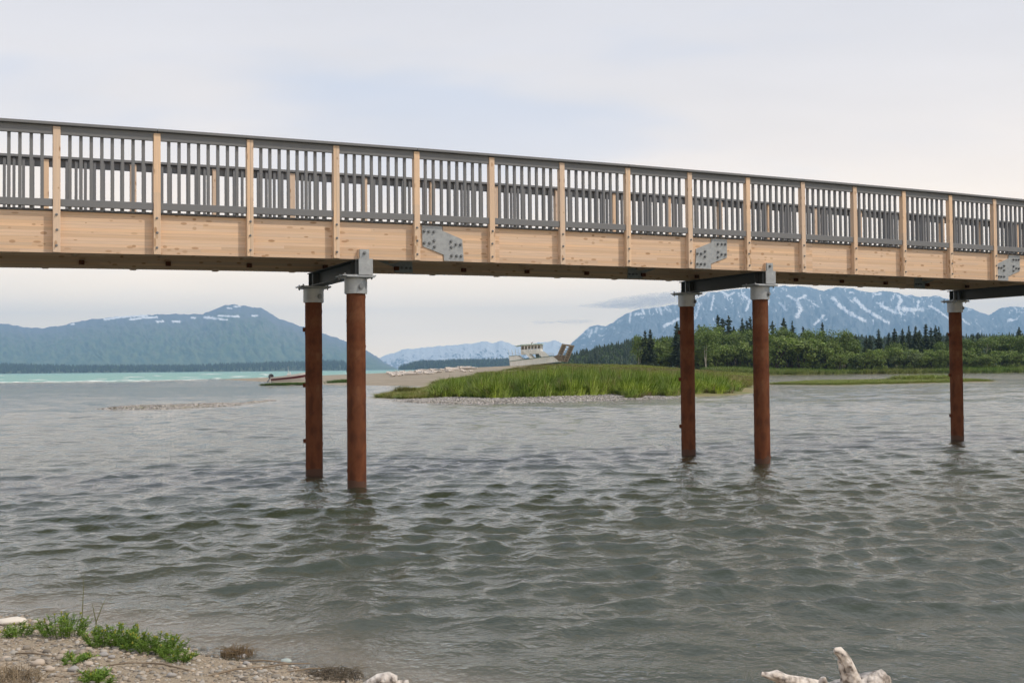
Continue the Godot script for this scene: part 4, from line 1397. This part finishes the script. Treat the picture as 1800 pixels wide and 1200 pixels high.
func sedge() -> void:
	var t1 := tuft(71, 26, 0.22, 0.011, 0.30)
	var t2 := tuft(72, 26, 0.25, 0.013, 0.45)
	var tall := [[], []]
	var tallc := [[], []]
	var low := [[], []]
	var lowc := [[], []]
	var put := func(list: Array, cl: Array, p: Vector3, h: float, w: float, c: Color) -> void:
		list.append(Transform3D(Basis(Vector3.UP, rng.randf() * TAU).scaled(Vector3(w, h, w)), p))
		cl.append(c)
	for k in 60000:
		# sedge island, nearer part densest
		var z := 53.0 + 140.0 * pow(rng.randf(), 2.4)
		var x := rng.randf_range(-10.0, 0.27 * z + 1.0)
		var d := inside_by(LAND, Vector2(x, z))
		if d < 0.5: continue
		if sandy(x, z) > 0.4: continue
		var n := gn2.get_noise_2d(x * 2.0, z * 2.0)
		var tip := x < -4.5 + (z - 60.0) * 0.02 and z < 90.0
		var h := ground_at(x, z)
		if h < (0.02 if tip else 0.06): continue
		var stony := z < 60.0 and d < 3.7 and x > -6.0 and x < 6.0
		if stony: continue
		var g := Color(0.27, 0.335, 0.036).lerp(Color(0.14, 0.215, 0.03), clampf(0.5 + n * 1.6, 0, 1))
		if tip:
			var dry := clampf(0.45 + gn.get_noise_2d(x * 20.0, z * 20.0) * 1.5, 0, 1)
			put.call(low[k % 2], lowc[k % 2], Vector3(x, h - 0.03, -z), rng.randf_range(0.18, 0.36), 0.9, Color(0.20, 0.25, 0.036).lerp(Color(0.32, 0.26, 0.105), dry))
		elif z < 84.0:
			var nc := gn2.get_noise_2d(x * 13.0, z * 9.0)
			if nc < -0.12 and rng.randf() < 0.75: continue
			if d < 2.2 and nc < 0.02 + rng.randf() * 0.06: continue
			if d < 2.4 and rng.randf() < 0.45:
				put.call(low[k % 2], lowc[k % 2], Vector3(x, h - 0.03, -z), rng.randf_range(0.2, 0.4), 1.0, Color(0.15, 0.10, 0.05).lerp(Color(0.20, 0.17, 0.08), rng.randf()))
				continue
			var hh := rng.randf_range(0.56, 0.9) * (1.0 + n * 0.3) * clampf(0.45 + d * 0.16, 0.5, 1.0) * (0.55 + 1.05 * smoothstep(-0.25, 0.32, nc)) * lerpf(0.78, 1.0, smoothstep(-6.0, 3.0, x))
			put.call(tall[k % 2], tallc[k % 2], Vector3(x, h - 0.05, -z), hh, 1.2, g * rng.randf_range(0.75, 1.25) if rng.randf() > 0.10 else Color(0.27, 0.22, 0.09))
		else:
			if rng.randf() < 0.3: continue
			var dry := clampf(0.4 + n * 2.0, 0, 1)
			put.call(low[k % 2], lowc[k % 2], Vector3(x, h - 0.05, -z), rng.randf_range(0.16, 0.42), 1.6, g.lerp(Color(0.27, 0.20, 0.085), 0.25 + dry * 0.7))
	for k in 70: put.call(low[k % 2], lowc[k % 2], Vector3(x_at(712, 69.0) + rng.randfn(0.0, 0.25), 0.08, -69.0 + rng.randfn(0.0, 0.25)), rng.randf_range(0.4, 0.7), 1.0, Color(0.17, 0.16, 0.04))
	# far meadow below the wood
	for k in 9000:
		var x := rng.randf_range(36.0, 130.0)
		var z := rng.randf_range(186.0, 214.0)
		if inside_by(LAND, Vector2(x, z)) < 0.3: continue
		var n := gn2.get_noise_2d(x, z)
		put.call(low[k % 2], lowc[k % 2], Vector3(x, maxf(ground_at(x, z), 0.0) - 0.05, -z), rng.randf_range(0.7, 1.2), 2.4, Color(0.13, 0.205, 0.03).lerp(Color(0.19, 0.205, 0.055), clampf(0.5 + n * 1.5, 0, 1)))
	# low spit in mid river
	for k in 7000:
		var x := rng.randf_range(22.0, 49.0)
		var z := rng.randf_range(90.0, 118.0)
		var d := inside_by(SPIT, Vector2(x, z))
		if d < 0.4: continue
		var hh := rng.randf_range(0.13, 0.26)
		if x > 40.0 and x < 46.5 and z > 110.0 and gn.get_noise_2d(x * 60.0, 0.0) > 0.0: hh = rng.randf_range(0.4, 0.8)
		put.call(low[k % 2], lowc[k % 2], Vector3(x, ground_at(x, z) - 0.03, -z), hh, 1.5, Color(0.20, 0.28, 0.045).lerp(Color(0.31, 0.29, 0.10), rng.randf()))
	# tufts by the motorboat
	for k in 900:
		var x := rng.randf_range(-29.5, -22.0)
		var z := rng.randf_range(122.0, 129.0)
		if inside_by(TUFTBAR, Vector2(x, z)) < 0.1: continue
		put.call(low[k % 2], lowc[k % 2], Vector3(x, maxf(0.0, ground_at(x, z)) - 0.02, -z), rng.randf_range(0.15, 0.32), 1.4, Color(0.09, 0.15, 0.025) * rng.randf_range(0.8, 1.3))
	for k in 160:
		var x := -21.5 + rng.randfn(0.0, 0.6)
		var z := 136.0 + rng.randfn(0.0, 1.2)
		put.call(low[k % 2], lowc[k % 2], Vector3(x, ground_at(x, z) - 0.02, -z), rng.randf_range(0.3, 0.5), 1.3, Color(0.09, 0.15, 0.025) * rng.randf_range(0.8, 1.3))
	stuff("tall_sedge", t1, tall[0], tallc[0], "tall bright green sedge standing along the island's shore", "grass")
	stuff("tall_sedge", t2, tall[1], tallc[1], "leaning tall green sedge mixed along the island's shore", "grass")
	stuff("meadow_grass", t1, low[0], lowc[0], "low green and straw grass on the sandy spits and far bank", "grass")
	stuff("meadow_grass", t2, low[1], lowc[1], "loose arching grass on the sandy spits and far bank", "grass")
	# stones of the island's gravel shore and of the bar in mid river
	var st := stone_mesh(3)
	var xs := []
	var cs := []
	for k in 26000:
		var x := rng.randf_range(-8.0, 10.0)
		var z := rng.randf_range(51.5, 62.0)
		if k % 2 == 0:
			x = rng.randf_range(-20.0, -13.0); z = rng.randf_range(48.0, 61.5)
		var h := ground_at(x, z)
		if h < -0.03 or h > 0.27: continue
		if x > -10.0 and inside_by(LAND, Vector2(x, z)) > 4.3: continue
		var s := rng.randf_range(0.04, 0.12)
		xs.append(Transform3D(Basis(Vector3.UP, rng.randf() * TAU).scaled(Vector3(s, s * 0.6, s)), Vector3(x, h + s * 0.1, -z)))
		var v := rng.randf_range(0.12, 0.42)
		cs.append(Color(v, v * rng.randf_range(0.9, 0.96), v * rng.randf_range(0.78, 0.9)))
	stuff("shingle", st, xs, cs, "pale grey shingle along the island's edge and the bar", "gravel")

func stone_mesh(seed_: int) -> ArrayMesh:
	var sp := SphereMesh.new()
	sp.radial_segments = 9; sp.rings = 5; sp.radius = 0.5; sp.height = 1.0
	var arr := sp.get_mesh_arrays()
	var vv: PackedVector3Array = arr[Mesh.ARRAY_VERTEX]
	var f := fbm(seed_, 0.9, 2)
	for i in vv.size():
		vv[i] *= 1.0 + 0.38 * f.get_noise_3d(vv[i].x * 1.6 + seed_, vv[i].y * 1.6, vv[i].z * 1.6)
	var st := SurfaceTool.new()
	st.begin(Mesh.PRIMITIVE_TRIANGLES)
	var ii: PackedInt32Array = arr[Mesh.ARRAY_INDEX]
	for k in ii:
		st.set_color(Color.WHITE)
		st.set_smooth_group(0)
		st.add_vertex(vv[k])
	st.index()
	st.generate_normals()
	var am := st.commit()
	am.surface_set_material(0, M.v)
	return am

# ------------------------------------------------------------------ driftwood and the near bank
func log_mesh(seed_: int, length: float, rad: float) -> ArrayMesh:
	var r := RandomNumberGenerator.new()
	r.seed = seed_
	var mb := MB.new()
	var path := []
	var rr := []
	for i in 6:
		var t := i / 5.0
		path.append(Vector3((t - 0.5) * length, r.randf_range(-0.05, 0.05) * length * 0.3, r.randf_range(-0.1, 0.1) * length * 0.4))
		rr.append(rad * lerpf(1.1, 0.55, t))
	mb.tube(path, rr, 8, true, 0.08, seed_)
	for k in 2:
		var p: Vector3 = path[1 + k * 2]
		mb.tube([p, p + Vector3(r.randf_range(-0.2, 0.4), 0.35, r.randf_range(-0.3, 0.3)) * length * 0.35], [rad * 0.5, rad * 0.18], 6, true, 0.08, seed_)
	return mb.mesh(M.driftwood)

func spit_driftwood() -> void:
	var kinds := []
	for k in 4: kinds.append(log_mesh(900 + k, 2.4, 0.20))
	for k in 66:
		var px := 690.0 + 140.0 * pow(rng.randf(), 1.3) if k < 58 else rng.randf_range(850, 960)
		var z := rng.randf_range(160.0, 196.0) if k < 58 else rng.randf_range(96.0, 130.0)
		var x := x_at(px, z)
		var h := ground_at(x, z)
		var o := single("driftwood_log", kinds[k % 4], "bleached driftwood log washed up along the crest of the sand spit" if k < 58 else "bleached driftwood log lying in the grass behind the sedge", "driftwood", Vector3(x, h + 0.16, -z), rng.randf_range(-1.5, 1.5), "driftwood on the sand spit" if k < 58 else "driftwood in the grass")
		o.scale = Vector3.ONE * rng.randf_range(0.5, 1.15)

func weed_mesh(seed_: int, stems: int, spread: float, high: float) -> Array:
	# feathery low weed: [leaves and stems, small yellow-green flower heads]
	var r := RandomNumberGenerator.new()
	r.seed = seed_
	var mb := MB.new()
	var hd := MB.new()
	for k in stems:
		var a := r.randf() * TAU
		var q := sqrt(r.randf())
		var p := Vector3(cos(a) * spread * q, 0, sin(a) * spread * q * 0.7)
		var h := 0.8 * high * r.randf_range(0.5, 1.0) * (1.0 - q * 0.4)
		var tip := p + Vector3(cos(a) * 0.06 * q + r.randf_range(-0.02, 0.02), h, sin(a) * 0.06 * q)
		mb.col = Color(0.10, 0.15, 0.03)
		mb.tube([p, p.lerp(tip, 0.5) + Vector3(0, 0.01, 0), tip], [0.0022, 0.002, 0.0014], 3, false)
		var tone := Color(0.17, 0.26, 0.035).lerp(Color(0.10, 0.18, 0.026), r.randf())
		for g in 26:
			var u := r.randf_range(0.12, 1.0)
			var c := p.lerp(tip, u)
			var d := Vector3(r.randfn(), r.randf_range(0.0, 1.1), r.randfn()).normalized() * r.randf_range(0.018, 0.042)
			var w := d.cross(Vector3(r.randfn(), r.randfn(), r.randfn())).normalized() * r.randf_range(0.0018, 0.0038)
			mb.col = tone * r.randf_range(0.7, 1.35)
			var nn := d.cross(w).normalized()
			if nn.y < 0.0: nn = -nn
			mb.tri(c - w, c + w, c + d, nn)
			var c2 := c + d * 0.55
			var d2 := (d + w.normalized() * 0.03).normalized() * 0.016
			mb.tri(c2 - d * 0.05, c2 + d * 0.08, c2 + d2, nn)
		if r.randf() < 0.35:
			hd.col = Color(0.26, 0.27, 0.04)
			hd.tube([tip - Vector3(0, 0.002, 0), tip + Vector3(0, 0.004, 0), tip + Vector3(0, 0.010, 0)], [0.005, 0.006, 0.003], 6)
	return [mb.mesh(M.leaf), hd.mesh(M.v)]

func dead_mesh(seed_: int, blades: int, spread: float, high: float, c: Color) -> ArrayMesh:
	var r := RandomNumberGenerator.new()
	r.seed = seed_
	var mb := MB.new()
	for k in blades:
		var a := r.randf() * TAU
		var q := sqrt(r.randf())
		var p := Vector3(cos(a) * spread * q, -0.01, sin(a) * spread * q)
		var h := high * r.randf_range(0.4, 1.0) * (1.15 - q * 0.7)
		mb.col = c * r.randf_range(0.55, 1.4)
		var m := p + Vector3(r.randfn() * 0.015, h * 0.7, r.randfn() * 0.015)
		var t := m + Vector3(r.randfn() * 0.04, r.randf_range(-0.3, 0.4) * h, r.randfn() * 0.04)
		mb.tube([p, m, t], [0.0022, 0.0018, 0.0008], 3, false)
	return mb.mesh(M.v)

func near_bank() -> void:
	# pebbles
	var kinds := [stone_mesh(31), stone_mesh(47), stone_mesh(52)]
	var xs := [[], [], []]
	var cs := [[], [], []]
	for k in 24000:
		var x := rng.randf_range(-4.6, 2.6)
		var sz := shore_z(x)
		var z := sz + 0.22 - 2.4 * pow(rng.randf(), 1.15)
		if z < 4.1: continue
		var h := ground_at(x, z)
		var s := 0.007 + 0.026 * pow(rng.randf(), 4.0)
		if gn2.get_noise_2d(x * 14.0, z * 14.0) > 0.16: s *= 1.5
		var kd := k % 3
		xs[kd].append(Transform3D(Basis(Vector3(rng.randfn() * 0.3, 1, rng.randfn() * 0.3).normalized(), rng.randf() * TAU).scaled(Vector3(s, s * 0.62, s * rng.randf_range(0.7, 1.1))), Vector3(x, h + s * 0.12, -z)))
		var v := rng.randf_range(0.14, 0.42)
		var warm := rng.randf()
		var c := Color(v, v * lerpf(0.93, 0.78, warm), v * lerpf(0.82, 0.56, warm))
		cs[kd].append(c)
	for kd in 3: stuff("pebbles", kinds[kd], xs[kd], cs[kd], ["fine mixed pebbles covering the near gravel shore", "angular little stones strewn on the near gravel shore", "small flat pebbles lying on the near gravel shore"][kd], "pebbles")
	# larger stones one can pick out
	var stones := [[155, 1170, 0.06], [175, 1182, 0.075], [128, 1180, 0.07], [85, 1180, 0.07], [182, 1153, 0.06], [195, 1157, 0.05], [65, 1170, 0.085], [425, 1158, 0.075], [395, 1150, 0.055], [502, 1166, 0.07], [238, 1130, 0.075], [433, 1168, 0.05], [10, 1160, 0.06], [300, 1190, 0.06]]
	for i in stones.size():
		var q: Array = stones[i]
		var p := on_bank(q[0], q[1])
		var o := part(numbered("stone"), kinds[i % 3].duplicate(), self, p + Vector3(0, q[2] * 0.15, 0), Basis(Vector3.UP, i * 1.7).scaled(Vector3(q[2] * 0.9, q[2] * 0.5, q[2] * 0.7)))
		var sm := mat(lin(0.30, 0.28, 0.26) if i % 3 else lin(0.42, 0.35, 0.28), 0.9)
		if i == 9: sm = mat(lin(0.36, 0.40, 0.37), 0.9)
		o.material_override = sm
		tag(o, "pale green-grey rounded stone at the water's edge by the dark root clump" if i == 9 else ("warm buff stone lying on the near gravel shore" if i % 3 == 0 else "rounded grey stone lying on the near gravel shore"), "stone", "" if i == 9 else ("buff stones on the near shore" if i % 3 == 0 else "grey stones on the near shore"))
	var fl := stone_mesh(88)
	var fo := part(numbered("flat_rock"), fl, self, on_bank(18, 1097) + Vector3(0, 0.02, 0), Basis(Vector3.UP, 0.4).scaled(Vector3(0.19, 0.05, 0.12)))
	fo.material_override = mat(lin(0.62, 0.56, 0.48), 0.9)
	tag(fo, "flat cream-coloured rock at the water's edge left of the green weeds", "rock")
	# weeds
	var weeds := [[112, 1119, 0.20, 0.25, 90, "tall bushy green weed closest to the cream rock"], [30, 1120, 0.12, 0.13, 36, "small sprig of green weed just inland of the cream rock"], [172, 1137, 0.10, 0.20, 42, "dark upright green weed at the left end of the weed row"], [205, 1136, 0.15, 0.21, 60, "feathery green weed second in the weed row"], [232, 1142, 0.13, 0.19, 50, "yellow-headed green weed in the middle of the weed row"], [268, 1150, 0.17, 0.20, 66, "broad feathery green weed near the right end of the weed row"], [298, 1154, 0.11, 0.17, 40, "low green weed second from the right end of the weed row"], [314, 1164, 0.07, 0.12, 26, "small trailing green weed ending the weed row on the right"], [128, 1164, 0.09, 0.06, 30, "tiny bright green tuft among the pebbles inland of the weed row"], [175, 1199, 0.12, 0.09, 40, "bright green grassy tuft at the inland edge of the gravel"]]
	for i in weeds.size():
		var q: Array = weeds[i]
		var t := thing("green_weed", q[5], "weed", on_bank(q[0], q[1]), i * 1.3, "green weeds on the near shore")
		var ms := weed_mesh(700 + i, int(q[4] * 0.5), q[2] * 0.62, q[3])
		part("foliage", ms[0], t)
		if (ms[1] as ArrayMesh).get_surface_count() > 0: part("flower_heads", ms[1], t)
	# reed stalks standing in the water's edge
	var reed := MB.new()
	reed.col = Color(0.14, 0.14, 0.06)
	reed.tube([Vector3.ZERO, Vector3(0.01, 0.2, 0), Vector3(0.015, 0.36, 0)], [0.004, 0.003, 0.001], 5)
	reed.tube([Vector3(0.1, 0, 0.02), Vector3(0.14, 0.12, 0), Vector3(0.17, 0.18, 0)], [0.004, 0.003, 0.001], 5)
	reed.tube([Vector3(0.1, 0, 0.0), Vector3(0.08, 0.1, 0), Vector3(0.07, 0.14, 0)], [0.004, 0.003, 0.001], 5)
	single("reed", reed.mesh(M.v), "thin dark reed stalks standing in the water behind the weeds", "reed", Vector3(at_depth(143, 1087, 7.4).x, -0.02, -7.4))
	# dry brown clumps
	single("dead_grass", dead_mesh(61, 230, 0.11, 0.13, Color(0.17, 0.115, 0.06)), "brown tangled clump of dead grass at the water's edge", "dead grass", on_bank(415, 1156))
	single("dead_grass", dead_mesh(62, 240, 0.17, 0.11, Color(0.23, 0.175, 0.11)), "dry tan clump of dead grass at the inland edge of the gravel", "dead grass", on_bank(14, 1196))
	single("root_clump", dead_mesh(63, 340, 0.17, 0.075, Color(0.12, 0.095, 0.065)), "dark matted root clump at the tip of the gravel shore", "roots", on_bank(585, 1190))
	# strands of dead stalks lying about
	var twig := MB.new()
	twig.tube([Vector3(-0.12, 0, 0), Vector3(0, 0.012, 0.01), Vector3(0.13, 0.0, 0.0)], [0.004, 0.005, 0.003], 5)
	var tm := twig.mesh(mat(lin(0.20, 0.15, 0.10), 0.9))
	for q in [[500, 1174, 0.3], [465, 1168, -0.2], [410, 1185, 0.6], [290, 1175, -0.5], [225, 1172, 0.2], [545, 1182, 0.25], [150, 1188, 0.5], [60, 1155, -0.3]]:
		var o := single("twig", tm, "thin brown twig lying on the near gravel shore", "twig", on_bank(q[0], q[1]) + Vector3(0, 0.012, 0), q[2], "twigs on the near shore")
		o.scale = Vector3.ONE * rng.randf_range(0.8, 1.4)
	driftwood_near()

func on_bank(px: float, py: float) -> Vector3:
	# where that sight line meets the near bank
	var d := dir_of(px, py)
	var t := 3.0
	while t < 12.0:
		var p := Vector3(0, EYE_H, 0) + d * t
		if p.y <= ground_at(p.x, -p.z): return Vector3(p.x, ground_at(p.x, -p.z), p.z)
		t += 0.01
	return Vector3(0, EYE_H, 0) + d * 7.0

func driftwood_near() -> void:
	# root of a washed-up tree on the near shore, below the camera
	var z := 4.7
	var P := func(px: float, py: float, dz := 0.0) -> Vector3: return at_depth(px, py, z + dz)
	var g := ground_at(1.4, z)
	var b := thing("driftwood_branch", "forked bleached driftwood root with an upright curved stub and a long low limb", "driftwood", Vector3(1.35, g, -z))
	var off := -b.position
	var trunk := MB.new()
	trunk.tube([P.call(1330, 1330) + off, P.call(1400, 1290) + off, P.call(1480, 1238) + off, P.call(1520, 1218) + off, P.call(1545, 1200, 0.02) + off, P.call(1553, 1186, 0.04) + off], [0.07, 0.085, 0.09, 0.075, 0.06, 0.035], 30, true, 0.13, 3)
	part("trunk", trunk.mesh(M.driftwood), b)
	var stub := MB.new()
	stub.tube([P.call(1505, 1230) + off, P.call(1500, 1205) + off, P.call(1497, 1186) + off, P.call(1489, 1165) + off, P.call(1482, 1152) + off, P.call(1474, 1144) + off, P.call(1467, 1143) + off], [0.055, 0.045, 0.034, 0.026, 0.022, 0.019, 0.011], 30, true, 0.13, 5)
	part("stub", stub.mesh(M.driftwood), b)
	var splin := MB.new()
	splin.tube([P.call(1492, 1215) + off, P.call(1488, 1190) + off, P.call(1480, 1170) + off, P.call(1474, 1160) + off], [0.032, 0.022, 0.014, 0.005], 30, true, 0.13, 8)
	part("splinter", splin.mesh(M.driftwood), b)
	var limb := MB.new()
	limb.tube([P.call(1500, 1245) + off, P.call(1450, 1222) + off, P.call(1410, 1205) + off, P.call(1380, 1195) + off, P.call(1365, 1187) + off, P.call(1352, 1187) + off, P.call(1339, 1184) + off], [0.06, 0.05, 0.038, 0.028, 0.022, 0.013, 0.008], 30, true, 0.13, 9)
	part("limb", limb.mesh(M.driftwood), b)
	var knob := MB.new()
	knob.tube([P.call(1430, 1225) + off, P.call(1440, 1205) + off, P.call(1448, 1195) + off, P.call(1447, 1190) + off], [0.03, 0.022, 0.016, 0.010], 30, true, 0.13, 12)
	knob.tube([P.call(1420, 1212) + off, P.call(1409, 1196) + off, P.call(1410, 1189) + off], [0.022, 0.014, 0.005], 30, true, 0.13, 13)
	knob.tube([P.call(1405, 1200) + off, P.call(1398, 1193) + off, P.call(1393, 1189) + off], [0.016, 0.011, 0.004], 30, true, 0.13, 14)
	part("knob", knob.mesh(M.driftwood), b)
	var q := on_bank(680, 1205)
	var lg := MB.new()
	var w := MB.new()
	var c := thing("driftwood_log", "blunt white driftwood chunk at the tip of the near gravel shore", "driftwood", q)
	w.tube([at_depth(640, 1212, -q.z) - q, at_depth(668, 1197, -q.z) - q, at_depth(685, 1192, -q.z) - q, at_depth(697, 1194, -q.z) - q], [0.03, 0.034, 0.032, 0.018], 30, true, 0.13, 21)
	part("chunk", w.mesh(M.driftwood), c)
	lg.tube([at_depth(690, 1204, -q.z) - q, at_depth(718, 1200, -q.z) - q], [0.02, 0.014], 30, true, 0.13, 22)
	part("broken_end", lg.mesh(M.driftwood), c)
